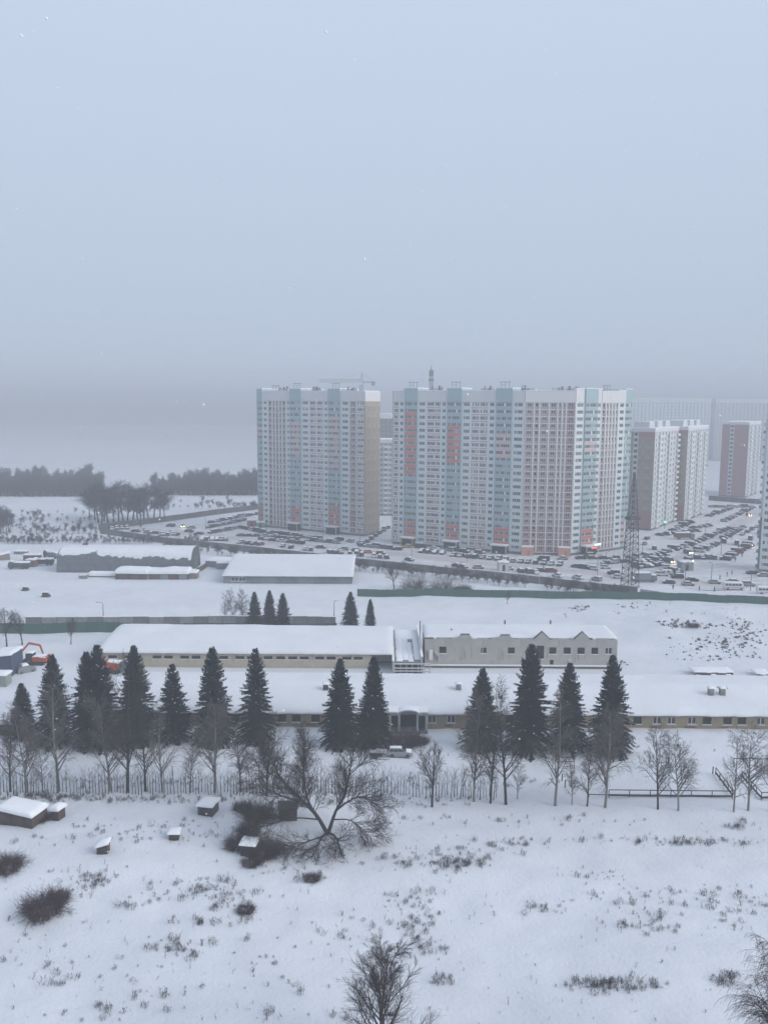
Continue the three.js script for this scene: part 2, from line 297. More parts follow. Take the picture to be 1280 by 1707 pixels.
// left block
{
  const A = G(431, 877), B = G(607, 894), root = thing('apartment_block', 'pale mint and pink high-rise standing alone at left with a tan end wall', 'apartment building', [A.x, 0, A.z]);
  const bl = new Block(root, A);
  const { H, list } = facade(bl, A, B, 22, [[35, 'teal', { pink: [[5, 6]], red: [[19, 21]], z: 0.2, edge: 1 }], [36, 'white', { n: 2 }], [26, 'grid'], [20, 'grid'], [20, 'red'], [20, 'grid'], [24, 'grid'], [24, 'white', { n: 2 }], [66, 'teal', { pink: [[4, 9]], red: [[19, 21]] }], [48, 'white', { n: 4 }], [40, 'stripe'], [40, 'stripe'], [30, 'white', { n: 2 }], [68, 'teal', { pink: [[3, 11]], red: [[18, 21]] }], [50, 'white', { n: 4 }], [40, 'grid'], [40, 'stripe']], { depth: 13, seed: 3 });
  bl.put('end_wall', new GB().box(bl.L + 0.004, 1, -13.5, bl.L + 0.5, H, 0.3), TAN, 0, 0, 0);
  bl.put('end_wall_attic', new GB().box(bl.L + 0.004, H + 0.004, -13.5, bl.L + 0.55, H + 4.6, 0.35), ATTIC, 0, 0, 0);
  for (let i = 1; i < 5; i++) bl.put('joint_strip', new GB().box(bl.L + 0.5, 1, -13.5 + i * 2.7, bl.L + 0.53, H, -13.44 + i * 2.7), PLINTH, 0, 0, 0);
  bl.put('end_plinth', new GB().box(bl.L + 0.004, -1, -13.4, bl.L + 0.6, 0.996, 0.4), PLINTH, 0, 0, 0);
  bl.put('roof', new GB().box(0.1, H + 0.3, -12.9, bl.L - 0.1, H + 3.4, -0.5), GREYPANEL, 0, 0, 0);
  for (const i of [8, 13]) { const [x, w] = list[i]; porch(bl, x + 0.4, w - 0.8, 1.05, 3.7); roofFrame(bl, x + 1, H + 6, -2); }
  roofFrame(bl, list[2][0], H + 5, -4);
  roofAerials(bl, list[4][0], H + 4.9, -4, 1); roofAerials(bl, list[10][0], H + 4.9, -4, 2); roofAerials(bl, list[14][0] + 2, H + 4.9, -4, 3);
  bl.finish();
}
// middle block: three straight stretches
{
  const A = G(654, 906), B = G(868, 924), C = G(950, 926), D = G(1043, 914), root = thing('apartment_block', 'widest pale mint high-rise with coral and teal balcony columns in the middle', 'apartment building', [A.x, 0, A.z]);
  const bl = new Block(root, A);
  let r = facade(bl, A, B, 22, [[30, 'stripe', { z: 0 }], [33, 'white'], [68, 'teal', { red: [[2, 11], [19, 21]] }], [46, 'white', { n: 4 }], [73, 'stripe'], [33, 'white'], [74, 'teal', { red: [[4, 9], [19, 21]] }], [46, 'white', { n: 4 }], [41, 'stripe'], [41, 'stripe'], [40, 'white'], [78, 'teal', { pink: [[5, 8]], red: [[19, 21]] }], [57, 'white', { n: 4 }]], { seed: 5 });
  for (const i of [2, 6, 11]) { const [x, w] = r.list[i]; porch(bl, x + 0.4, w - 0.8, 1.05, 3.7, i === 2 ? M('yellow_canopy', 0.5, 0.42, 0.15) : GREYPANEL); roofFrame(bl, x + 1.2, r.H + 6, -2); }
  roofAerials(bl, r.list[4][0] + 1, r.H + 4.9, -4, 4); roofAerials(bl, r.list[9][0], r.H + 4.9, -4, 5); roofAerials(bl, r.list[12][0] + 3, r.H + 4.9, -4, 6);
  bl.put('roof', new GB().box(0.1, r.H + 0.3, -11.9, bl.L - 0.1, r.H + 3.4, -0.5), GREYPANEL, 0, 0, 0);
  bl.put('end_wall', new GB().box(-0.4, 1, -12, -0.004, r.H + 4.5, -0.2), TAN, 0, 0, 0);
  r = facade(bl, B, C, 22, [[45, 'grid'], [28, 'grid'], [46, 'grid'], [42, 'grid'], [22, 'grid'], [20, 'grid'], [43, 'red']], { seed: 6 });
  bl.put('roof', new GB().box(0.1, r.H + 0.3, -11.9, bl.L - 0.1, r.H + 3.4, -0.5), GREYPANEL, 0, 0, 0);
  roofAerials(bl, bl.L - 9, r.H + 4.9, -3, 7); roofAerials(bl, bl.L - 3, r.H + 5, -3, 8);
  for (const i of [0, 5]) { const x = r.list[i][0], SAL = M('salmon_plaster', 0.55, 0.28, 0.2); bl.put('vestibule', new GB().box(x, -0.5, 0.6, x + 4.8, 3.6, 3.4), SAL, 0, 0, 0); bl.put('vestibule_snow', new GB().box(x - 0.1, 3.604, 0.55, x + 4.9, 3.85, 3.5), PLAINSNOW, 0, 0, 0); bl.put('vestibule_door', new GB().box(x + 2.4, 0.1, 3.402, x + 3.3, 2.2, 3.44), GRIDRED, 0, 0, 0); }
  r = facade(bl, C, D, 22, [[45, 'white', { n: 4, tall: 1 }], [65, 'teal', { pink: [[6, 7]], red: [[19, 21]] }], [25, 'white', { tall: 1 }], [22, 'red'], [17, 'grid'], [17, 'grid'], [17, 'grid'], [17, 'grid'], [40, 'white', { n: 2, tall: 0.6 }], [40, 'teal', { pink: [[19, 21]], z: 0.1, edge: 1 }]], { seed: 7 });
  bl.put('roof', new GB().box(0.1, r.H + 0.3, -11.9, bl.L - 0.1, r.H + 3.4, -0.5), GREYPANEL, 0, 0, 0);
  bl.put('end_wall', new GB().box(bl.L + 0.004, 1, -12, bl.L + 0.4, r.H + 4.5, -0.2), TAN, 0, 0, 0);
  { const [x, w] = r.list[1]; porch(bl, x + 0.3, w - 0.6, 1.05, 3.8); roofFrame(bl, r.list[4][0], r.H + 4.9, -1.2);
    // lit shop sign over the porch: a red bar and a row of white strokes too far off to read
    const RED = M('lit_red_sign', 0.5, 0.05, 0.03, { emissive: new THREE.Color(1, 0.12, 0.06), emissiveIntensity: 1.6 }), WHT = M('lit_white_sign', 0.6, 0.6, 0.6, { emissive: new THREE.Color(0.9, 1, 1), emissiveIntensity: 1.3 });
    bl.put('sign_lamp', new GB().box(x + 2.4, 2.9, 4.66, x + 5.2, 3.35, 4.72), RED, 0, 0, 0);
    const gb = new GB(); for (let i = 0; i < 6; i++) gb.box(x + 4.2 + i * 0.62, 3.9, 4.66, x + 4.55 + i * 0.62, 4.7, 4.72); bl.put('sign_letters', gb, WHT, 0, 0, 0); }
  bl.finish();
}
// simpler blocks further off: gable and long side, recessed windows in rows
function slab(label, A, B, N, depth, { wall = GREYPANEL, gable = TAN, gableTop = GRIDRED, cols = 8, lofts = true, stripe, winW = 1.7, balcony = true, topH = 1.6, winm = WINM, gcol } = {}) {
  const root = thing('apartment_block', label, 'apartment building', [A.x, 0, A.z]), bl = new Block(root, A); bl.frame(A, B); const H = 1 + N * FH, L = bl.L;
  bl.put('core_wall', new GB().box(0.3, 1, -depth + 0.3, L - 0.3, H, -0.5), wall, 0, 0, 0);
  bl.put('plinth', new GB().box(0, -2, -depth, L, 0.996, 0), PLINTH, 0, 0, 0);
  const cw = L / cols;
  for (let c = 0; c <= cols; c++) { const x = Math.max(0.3, Math.min(L - 0.3, c * cw)); bl.put('pier', new GB().box(x - (cw - winW) / 2 * (c > 0 ? 1 : 0), 1, -0.498, x + (cw - winW) / 2 * (c < cols ? 1 : 0), H, -0.02), stripe && c % 3 === 1 ? stripe : wall, 0, 0, 0); }
  for (let f = 0; f <= N; f++) bl.put('floor_band', new GB().box(0.31, 1 + f * FH - (f ? 0.35 : 0), -0.497, L - 0.31, Math.min(H, 1 + f * FH + 0.95), -0.08), wall, 0, 0, 0);
  const r = rng(Math.round(L * 10 + N)), gw = windowGB(winW, 1.45, 2, 1);
  for (let c = 0; c < cols; c++) for (let f = 0; f < N; f++) {
    bl.put('window', windowGB(winW, 1.45, 2, 1 + Math.floor(r() * 4)), winm, c * cw + (cw - winW) / 2, 1.96 + f * FH, -0.4, 290, bl.L > 30 && cols < 14);
    if (balcony && c % 3 === 1) bl.put('balcony', boxGB(cw * 0.8, 1.1, 1.1), c % 2 ? WHITE : wall, c * cw + cw * 0.1, 0.9 + f * FH, -0.015, 290, false);
  }
  // gable wall at the near end
  for (const [x0, x1] of [[-0.02, 0.295], [L - 0.295, L + 0.02]]) {
    const parts3 = [[0.0, 1], ...(gcol ? [] : [])];
    const z = [-depth + 0.1, -depth + depth * 0.3, -depth + depth * 0.46, -0.1];
    bl.put('gable_panel', new GB().box(x0, 1, z[0], x1, H - FH, z[1]), gcol ?? gable, 0, 0, 0);
    bl.put('gable_panel', new GB().box(x0, 1, z[1] + 0.01, x1, H, z[2] - 0.01), wall, 0, 0, 0);
    bl.put('gable_panel', new GB().box(x0, 1 + 3 * FH, z[2], x1, H - FH, z[3]), gcol ?? gable, 0, 0, 0);
    bl.put('gable_panel', new GB().box(x0, 1, z[2], x1, 0.99 + 3 * FH, z[3]), gableTop, 0, 0, 0);
    bl.put('gable_panel', new GB().box(x0, H - FH + 0.01, z[0], x1, H, z[1]), gableTop, 0, 0, 0);
    bl.put('gable_panel', new GB().box(x0, H - FH + 0.01, z[2], x1, H, z[3]), gableTop, 0, 0, 0);
    for (let f = 0; f < N; f++) bl.put('gable_window', gcache['gw' + depth] ??= new GB().box(0, 0, 0, 0.05, 1.4, depth * 0.1), GLASS, x0 < 1 ? x0 - 0.051 : x1 + 0.002, 1.9 + f * FH, z[1] + depth * 0.03);
  }
  bl.put('parapet_wall', new GB().box(-0.1, H + 0.004, -depth, L + 0.1, H + topH, 0.05), ATTIC, 0, 0, 0);
  bl.put('roof_snow', snowOnRoof(L, depth, H + topH), PLAINSNOW, 0, 0, 0);
  if (lofts) for (let k = 0; k < 3; k++) { const x = L * (0.06 + k * 0.32), w = L * 0.22; bl.put('roof_loft', new GB().prism([[x, H + topH + 0.31], [x + w, H + topH + 0.31], [x + w - 1.5, H + topH + 3], [x + 0.4, H + topH + 3]], -depth * 0.75, -depth * 0.25), GREYPANEL, 0, 0, 0); bl.put('loft_snow', new GB().box(x + 0.5, H + topH + 3.004, -depth * 0.75, x + w - 1.6, H + topH + 3.3, -depth * 0.25), PLAINSNOW, 0, 0, 0); }
  bl.finish(); return root;
}
function snowOnRoof(L, depth, y) { return new GB().box(-0.1, y + 0.004, -depth, L + 0.1, y + 0.3, 0.05); }
{
  const A = G(1084, 885), B = G(1124, 869), B2 = G(1138, 869), C = G(1180, 852);
  slab('seventeen-storey pale block with tan and red gable, directly right of the widest high-rise', A, B, 17, 15, { cols: 8 });
  const u = new THREE.Vector3().subVectors(B, A).normalize(), n = new THREE.Vector3(-u.z, 0, u.x);
  const S = B.clone().addScaledVector(n, 4.5).addScaledVector(u, 0.6); const E2 = S.clone().addScaledVector(u, 42);
  slab('second stepped-out wing with tan gable at the far end of the seventeen-storey block', S, E2, 17, 14, { cols: 9 });
  // brick-red striped block farther right
  const P = G(1241, 830), Q = P.clone().addScaledVector(u, 40);
  slab('hazy block with two brick red stripes on its narrow face, right of the wide avenue', P, Q, 17, 17, { cols: 9, gcol: GRIDRED, gableTop: GRIDRED, lofts: false });
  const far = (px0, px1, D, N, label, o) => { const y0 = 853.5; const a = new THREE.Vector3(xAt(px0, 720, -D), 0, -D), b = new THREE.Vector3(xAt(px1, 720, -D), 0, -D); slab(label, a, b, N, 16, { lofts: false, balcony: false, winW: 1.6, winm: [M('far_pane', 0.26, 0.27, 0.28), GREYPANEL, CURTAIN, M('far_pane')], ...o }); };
  far(1046, 1182, 860, 22, 'long faint high-rise slab fading into haze behind the seventeen-storey block', { cols: 22, wall: MINT, gable: MINT, gableTop: MINT, topH: 4 });
  far(1190, 1330, 930, 22, 'faintest grey high-rise slab in the haze at the right, behind the red striped block', { cols: 22, gable: GREYPANEL, gableTop: GREYPANEL, topH: 4 });
  far(632, 700, 470, 14, 'pale balconied block glimpsed in the gap between the two big high-rises', { cols: 9, winW: 1.8, balcony: true });
  far(628, 690, 560, 18, 'dull grey block top rising behind the gap between the two high-rises', { cols: 8, wall: M('dull_grey_panel', 0.2, 0.2, 0.22), gable: M('dull_grey_panel'), gableTop: M('dull_grey_panel'), topH: 3 });
}
// tower at the right edge of the view
{
  const A = G(1264, 953), B = A.clone().add(new THREE.Vector3(22, 0, 9)), root = thing('apartment_block', 'grey and teal high-rise corner cut off by the right edge of the view', 'apartment building', [A.x, 0, A.z]);
  const bl = new Block(root, A), r = facade(bl, A, B, 20, [[30, 'white', { n: 3, z: 0.1 }], [40, 'stripe'], [60, 'white', { n: 4 }], [60, 'stripe']], { seed: 9 });
  bl.put('corner_panel', new GB().box(-0.6, 1, -3, -0.004, 1 + 7 * FH, -0.3), M('dark_teal_panel', 0.1, 0.15, 0.16), 0, 0, 0);
  bl.put('corner_panel', new GB().box(-0.6, 1.01 + 7 * FH, -3, -0.004, r.H, -0.3), GREYPANEL, 0, 0, 0);
  for (let f = 0; f < 20; f++) bl.put('corner_balcony', boxGB(0.7, 1, 1.8), f % 2 ? GREYPANEL : M('dull_grey_panel'), -1.31, 1.4 + f * FH, -2.6);
  bl.finish();
}
// cranes behind the blocks, lattice pylon
function lattice(gb, base, top, h0, h1, w0, w1, n, r, m = 0) { for (let k = 0; k < n; k++) { const t0 = k / n, t1 = (k + 1) / n, y0 = lerp(h0, h1, t0), y1 = lerp(h0, h1, t1), a = lerp(w0, w1, t0) / 2, b = lerp(w0, w1, t1) / 2; const c0 = [[-a, y0, -a], [a, y0, -a], [a, y0, a], [-a, y0, a]], c1 = [[-b, y1, -b], [b, y1, -b], [b, y1, b], [-b, y1, b]]; for (let i = 0; i < 4; i++) { const j = (i + 1) % 4; gb.tube(c0[i], c1[j], r, r, 3, m).tube(c0[j], c1[i], r, r, 3, m).tube(c1[i], c1[j], r, r, 3, m); } } return gb; }
const CRANE = M('crane_grey', 0.16, 0.16, 0.17);
{
  const D = 560, x = xAt(602, 640, -D), yj = yAt(602, 637, -D), c = thing('tower_crane', 'tower crane with long jib showing above the left high-rise roof', 'crane', [x, 0, -D]);
  const legs = new GB(); for (const [a, b] of [[-1, -1], [1, -1], [1, 1], [-1, 1]]) legs.box(a - 0.12, -1, b - 0.12, a + 0.12, yj, b + 0.12);
  part(c, 'mast', lattice(legs, 0, 0, 0, yj, 2, 2, 34, 0.09), CRANE);
  const jib = new GB(); for (const [y, z] of [[0, -0.7], [0, 0.7], [1.6, 0]]) jib.box(-27, yj + y - 0.1, z - 0.1, 0, yj + y + 0.1, z + 0.1); for (let k = 0; k < 18; k++) { const a = -k * 1.5; jib.tube([a, yj, -0.7], [a - 0.75, yj + 1.6, 0], 0.07, 0.07, 3).tube([a - 0.75, yj + 1.6, 0], [a - 1.5, yj, 0.7], 0.07, 0.07, 3); }
  part(c, 'jib', jib, CRANE);
  part(c, 'counter_jib', new GB().box(1.3, yj - 0.2, -0.7, 9, yj + 0.3, 0.7), CRANE);
  part(c, 'counterweight', new GB().box(6.5, yj - 2.2, -0.6, 9, yj + 0.8 - 1.01, 0.6), M('crane_weight', 0.3, 0.3, 0.3));
  part(c, 'cab', new GB().box(-1.4, yj - 2, 1.2, 0.6, yj, 2.6), WHITE);
  part(c, 'apex', new GB().tube([-0.8, yj, 0], [0.6, yj + 6, 0], 0.2, 0.12, 4).tube([1, yj, 0], [0.6, yj + 6, 0], 0.2, 0.12, 4), CRANE);
  part(c, 'tie_rod', new GB().tube([0.6, yj + 6, 0], [-17, yj + 1.7, 0], 0.06, 0.06, 3).tube([0.6, yj + 6, 0], [8, yj + 0.3, 0], 0.06, 0.06, 3), CRANE);
  const D2 = 520, x2 = xAt(718.5, 640, -D2), yt = yAt(718, 607, -D2), t = thing('lattice_mast', 'slim lattice mast rising behind the middle high-rise roof', 'mast', [x2, 0, -D2]);
  const l2 = new GB(); for (const [a, b] of [[-0.9, -0.9], [0.9, -0.9], [0.9, 0.9], [-0.9, 0.9]]) l2.box(a - 0.13, -1, b - 0.13, a + 0.13, yt - 7, b + 0.13);
  part(t, 'mast', lattice(l2, 0, 0, 0, yt - 7, 1.8, 1.8, 40, 0.1), CRANE);
  part(t, 'platform', new GB().box(-1.5, yt - 10, -1.5, 1.5, yt - 8.6, 1.5), CRANE);
  part(t, 'head', new GB().box(-1.3, yt - 6.996, -1.2, 1.3, yt - 3.6, 1.2).tube([0, yt - 3.6, 0], [0, yt, 0], 0.4, 0.06, 4), CRANE);
  const b = G(1049, 978), h = yAt(1049, 786, b.z), p = thing('lattice_pylon', 'tall dark lattice pylon standing by the road in front of the high-rises', 'pylon', [b.x, 0, b.z], 0.3);
  const PY = M('pylon_steel', 0.05, 0.048, 0.05, { roughness: 0.8 }), W = 4.4, hb = h * 0.6;
  for (const [a, c2] of [[-1, -1], [1, -1], [1, 1], [-1, 1]]) part(p, 'leg', new GB().tube([a * W / 2, -0.5, c2 * W / 2], [a * 1.35, hb, c2 * 1.35], 0.17, 0.14, 4).tube([a * 1.35, hb, c2 * 1.35], [a * 0.25, h - 1, c2 * 0.25], 0.14, 0.08, 4), PY);
  const br = lattice(new GB(), 0, 0, 0, hb, W, 2.7, 11, 0.085); lattice(br, 0, 0, hb, h - 1, 2.7, 0.5, 10, 0.07); part(p, 'bracing', br, PY);
  part(p, 'cross_arm', new GB().box(-2.1, hb - 0.5, -1.5, 2.1, hb + 0.5, 1.5), PY); part(p, 'spike', new GB().tube([0, h - 1.1, 0], [0, h, 0], 0.2, 0.05, 4), PY);
}
// kiosks by the left block
for (const [px, py, w, h, m, lab] of [[420, 877, 4.6, 3, M('kiosk_red', 0.3, 0.09, 0.07), 'small red kiosk at the foot of the left high-rise'], [435, 879, 4, 2.6, M('kiosk_green', 0.16, 0.3, 0.26), 'small green kiosk beside the red kiosk at the left high-rise'], [993, 893, 5, 3.4, GREYPANEL, ''], [1141, 950, 4.8, 3.2, M('kiosk_grey', 0.22, 0.23, 0.25), 'grey kiosk with snowy roof beside the driveway into the right car park'], [838, 951, 3.8, 3.2, M('kiosk_white', 0.5, 0.5, 0.5), 'white transformer hut with a dark door by the road fence']]) {
  if (!lab) continue; const p = G(px, py), t = thing('kiosk', lab, 'kiosk', [p.x, 0, p.z], 0.12);
  part(t, 'wall', new GB().box(-w / 2, -0.2, -w * 0.4, w / 2, h, w * 0.4), m); part(t, 'roof', new GB().box(-w / 2 - 0.2, h + 0.004, -w * 0.45, w / 2 + 0.2, h + 0.2, w * 0.45), STEEL); part(t, 'snow', snowSlab(-w / 2 - 0.2, w / 2 + 0.2, -w * 0.45, w * 0.45, 0.35, () => h + 0.2, px, 0.6), PLAINSNOW);
  part(t, 'door', new GB().box(-w * 0.15, 0, w * 0.4 + 0.003, w * 0.1, h * 0.75, w * 0.4 + 0.05), DARKHOLE);
}
// ---------------------------------------------------------------- low buildings
const CREAM = M('cream_plaster', 0.5, 0.46, 0.38, { map: plasterMap }), OCHRE = M('yellow_plaster', 0.3, 0.255, 0.175, { map: plasterMap }), RUIN = M('whitewashed_plaster', 0.44, 0.44, 0.43, { map: plasterMap }), BRICK = M('bare_brick', 0.2, 0.12, 0.09, { map: concreteMap }), CONC = M('concrete', 0.3, 0.3, 0.3, { map: concreteMap }), SHEET = M('grey_sheet_metal', 0.25, 0.28, 0.3, { roughness: 0.7, map: concreteMap }), WOOD = M('weathered_wood', 0.075, 0.055, 0.05, { map: concreteMap });
// wall along x facing +z at z = 0, with real openings; openings [cx, y0, w, h]
function wallWithHoles(x0, x1, y0, y1, th, holes, m = 0, gb = new GB()) {
  const hs = [...holes].sort((a, b) => a[0] - b[0]); let x = x0;
  for (const [cx, hy, w, h] of hs) { const a = cx - w / 2, b = cx + w / 2; if (a > x) gb.box(x, y0, -th, a, y1, 0, m); if (hy > y0) gb.box(a, y0, -th, b, hy, 0, m); if (hy + h < y1) gb.box(a, hy + h, -th, b, y1, 0, m); x = b; }
  if (x < x1) gb.box(x, y0, -th, x1, y1, 0, m); return gb;
}
function fitWindow(root, cx, y, w, h, z, kind) { // kind 0 broken dark, 1 white frame two panes, 2 white frame one open
  const g = part(root, 'window', new GB().box(cx - w / 2, y, z - 0.3, cx + w / 2, y + h, z - 0.24), kind === 0 ? DARKHOLE : GLASS);
  if (kind) { const f = new GB(); for (const x of kind === 1 ? [-w / 2 + 0.05, 0, w / 2 - 0.05] : [-w / 2 + 0.05, -w * 0.15, w / 2 - 0.05]) f.box(cx + x - 0.06, y, z - 0.236, cx + x + 0.06, y + h, z - 0.15); f.box(cx - w / 2, y + h - 0.1, z - 0.148, cx + w / 2, y + h, z - 0.13).box(cx - w / 2, y, z - 0.148, cx + w / 2, y + 0.1, z - 0.13); part(g, 'frame', f, WHITE); }
  const s = part(g, 'sill', new GB().box(cx - w / 2 - 0.1, y - 0.12, z + 0.004, cx + w / 2 + 0.1, y - 0.02, z + 0.16), kind ? WHITE : PLAINSNOW);
}
// front long building with portico
const FZ = -160;
{
  const xL = xAt(150, 1190, FZ), xM0 = xAt(648, 1190, FZ), xM1 = xAt(712, 1190, FZ), xR = xAt(1400, 1210, FZ), eave = 3.05, dep = 22;
  const t = thing('long_low_building', 'long single-storey yellow building with snow-laden roof behind the front spruces', 'building', [0, 0, FZ]);
  const px = [[392, 0], [432, 0], [470, 0], [494, 0], [526, 0], [560, 0], [600, 0], [720, 1], [752, 1], [800, 1], [850, 0], [905, 0], [960, 0], [1000, 0], [1062, 0], [1095, 1], [1119, 1], [1153, 1], [1178, 0], [1212, 0], [1236, 0], [1268, 1], [1300, 0], [215, 0], [250, 0], [310, 0], [345, 0]].map(([p, k]) => [xAt(p, 1200, FZ), k]);
  const holes = px.map(([x]) => [x, 1.0, 1.65, 1.45]);
  part(t, 'wall', wallWithHoles(xL, xM0, -1, eave, 0.4, holes.filter((h) => h[0] < xM0)), OCHRE);
  part(t, 'wall', wallWithHoles(xM1, xR, -1, eave, 0.4, holes.filter((h) => h[0] > xM1)), OCHRE);
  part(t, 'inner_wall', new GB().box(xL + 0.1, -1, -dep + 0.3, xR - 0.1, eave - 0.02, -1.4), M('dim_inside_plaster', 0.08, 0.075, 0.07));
  part(t, 'back_wall', new GB().box(xL, -1, -dep, xR, eave, -dep + 0.28), OCHRE);
  part(t, 'side_wall', new GB().box(xL, -1, -dep + 0.282, xL + 0.098, eave, -0.402), OCHRE);
  for (const [x, k] of px) fitWindow(t, x, 1.0, 1.65, 1.45, 0, k);
  const rf = (x, z) => eave + 0.15 + 1.7 * (1 - Math.abs((z + dep / 2) / (dep / 2 + 0.6)));
  const prof = [[0.6, eave + 0.15 - 0.12], [0.6, eave + 0.15], [-dep / 2, eave + 1.85], [-dep - 0.6, eave + 0.15], [-dep - 0.6, eave + 0.03], [-dep / 2, eave + 1.6]];
  const roof = new GB(); roof.prism(prof.map(([a, b]) => [-a, b]), xL - 0.5, xR); const rg = roof.geo(); rg.rotateY(Math.PI / 2); const r = part(t, 'roof', rg, SHEET);
  part(t, 'roof_snow', snowSlab(xL - 0.6, xR, -dep - 0.7, 0.75, 0.5, rf, 3, 0.9, 0.5), ROOFSNOW);
  part(t, 'eave_board', new GB().box(xL, eave - 0.35, 0.004, xR, eave - 0.02, 0.1), M('dark_eave', 0.09, 0.075, 0.06));
  // stains of bare plaster and brick patches low on the wall
  for (const [a, w, h] of [[1085, 1.3, 0.5], [1140, 2.2, 0.4], [740, 1.6, 0.5], [510, 1.8, 0.6], [1200, 1.5, 0.35]]) { const x = xAt(a, 1210, FZ); part(t, 'brick_patch', new GB().box(x, 0.2, 0.003, x + w, 0.2 + h, 0.02), BRICK); }
  // portico
  const c = xAt(680, 1190, FZ), p = thing('entrance_portico', 'white pillared entrance porch with arched pediment on the long low building', 'porch', [c, 0, FZ]);
  const W2 = (xM1 - xM0) / 2; const PM = M('portico_paint', 0.42, 0.43, 0.44, { map: plasterMap });
  part(p, 'floor', new GB().box(-W2, -0.6, -0.1, W2, 0.25, 2.4), CONC);
  for (const x of [-W2 + 0.25, -1.75, 1.75, W2 - 0.25]) part(p, 'column', new GB().box(x - 0.2, 0.25, 1.9, x + 0.2, 3.3, 2.3), PM);
  for (const s of [-1, 1]) { part(p, 'side_window', new GB().box(Math.min(s * 1.95, s * (W2 - 0.45)), 0.7, 1.7, Math.max(s * 1.95, s * (W2 - 0.45)), 2.9, 1.78), GLASS); part(p, 'side_wall', new GB().box(s * (W2 - 0.06) - 0.06, 0.25, -0.1, s * (W2 - 0.06) + 0.06, 3.3, 1.88), PM); }
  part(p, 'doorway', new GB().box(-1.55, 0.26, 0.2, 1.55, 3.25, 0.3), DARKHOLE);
  part(p, 'lintel', new GB().box(-W2, 3.304, 1.75, -1.5, 3.85, 2.35).box(1.5, 3.304, 1.75, W2, 3.85, 2.35), PM);
  const arc = []; for (let i = 0; i <= 12; i++) { const a = Math.PI * i / 12; arc.push([Math.cos(a) * 2.1, 3.55 + Math.sin(a) * 0.85]); } const arcIn = arc.map(([x, y]) => [x * 0.84, 3.55 + (y - 3.55) * 0.72]).reverse();
  part(p, 'arch', new GB().prism([...arc, ...arcIn], 1.6, 2.6), PM); part(p, 'tympanum', new GB().prism([[1.75, 3.4], ...arcIn.slice().reverse().map(([x, y]) => [x, y - 0.01]), [-1.75, 3.4]], 1.9, 2.1), M('grey_glazing', 0.17, 0.19, 0.21, { roughness: 0.3 }));
  const sn = arc.map(([x, y]) => [x * 1.02, y + 0.01]); part(p, 'snow', new GB().prism([...sn.map(([x, y]) => [x * 1.02, y + 0.12]), ...sn.slice().reverse()], 0.2, 2.68), PLAINSNOW);
  for (const s of [-1, 1]) part(p, 'ledge_snow', new GB().box(s > 0 ? 1.6 : -W2 - 0.1, 3.854, -0.5, s > 0 ? W2 + 0.1 : -1.6, 4.1, 2.5), PLAINSNOW);
}
// cream building behind
{
  const Z = -197, x0 = xAt(163, 1100, Z), x1 = xAt(620, 1100, Z), x2 = xAt(654, 1100, Z), h = 3.6, t = thing('long_low_building', 'cream building with paired narrow window slots and wide snowy roof behind', 'building', [0, 0, Z]);
  const wx = []; for (const c of [188, 215, 262, 281, 308, 327, 354, 373, 400, 419, 447, 468, 488, 507, 533, 552, 578, 597]) wx.push(xAt(c, 1097, Z));
  part(t, 'wall', wallWithHoles(x0, x1, -1, h, 0.4, wx.map((x) => [x, 2.05, 2.1, 0.75])), CREAM);
  for (const x of wx) fitWindow(t, x, 2.05, 2.1, 0.75, 0, 0);
  part(t, 'side_wall', new GB().box(x1 + 0.004, -1, -20, x2, h - 0.3, -4), CREAM); part(t, 'side_wall', new GB().box(x0, -1, -20, x0 + 0.4, h, -0.402), CREAM); part(t, 'back_wall', new GB().box(x0 + 0.402, -1, -20, x1, h, -19.6), CREAM);
  part(t, 'eave_board', new GB().box(x0 - 0.3, h + 0.004, -0.3, x1 + 0.3, h + 0.22, 0.5), M('dark_eave'));
  const rf = (x, z) => h + 0.22 + 0.9 * sstep(0, 10, -z) ;
  part(t, 'roof', new GB().box(x0, h + 0.008, -20.2, x2 + 0.2, h + 0.2, -0.31), SHEET);
  part(t, 'roof_snow', snowSlab(x0 - 0.4, x2 + 0.2, -20.4, 0.65, 0.55, rf, 5, 1, 0.4), ROOFSNOW);
  part(t, 'brick_base', new GB().box(x1 + 0.01, -0.6, -3.99, x2 + 0.01, 0.5, -3.9), BRICK);
}
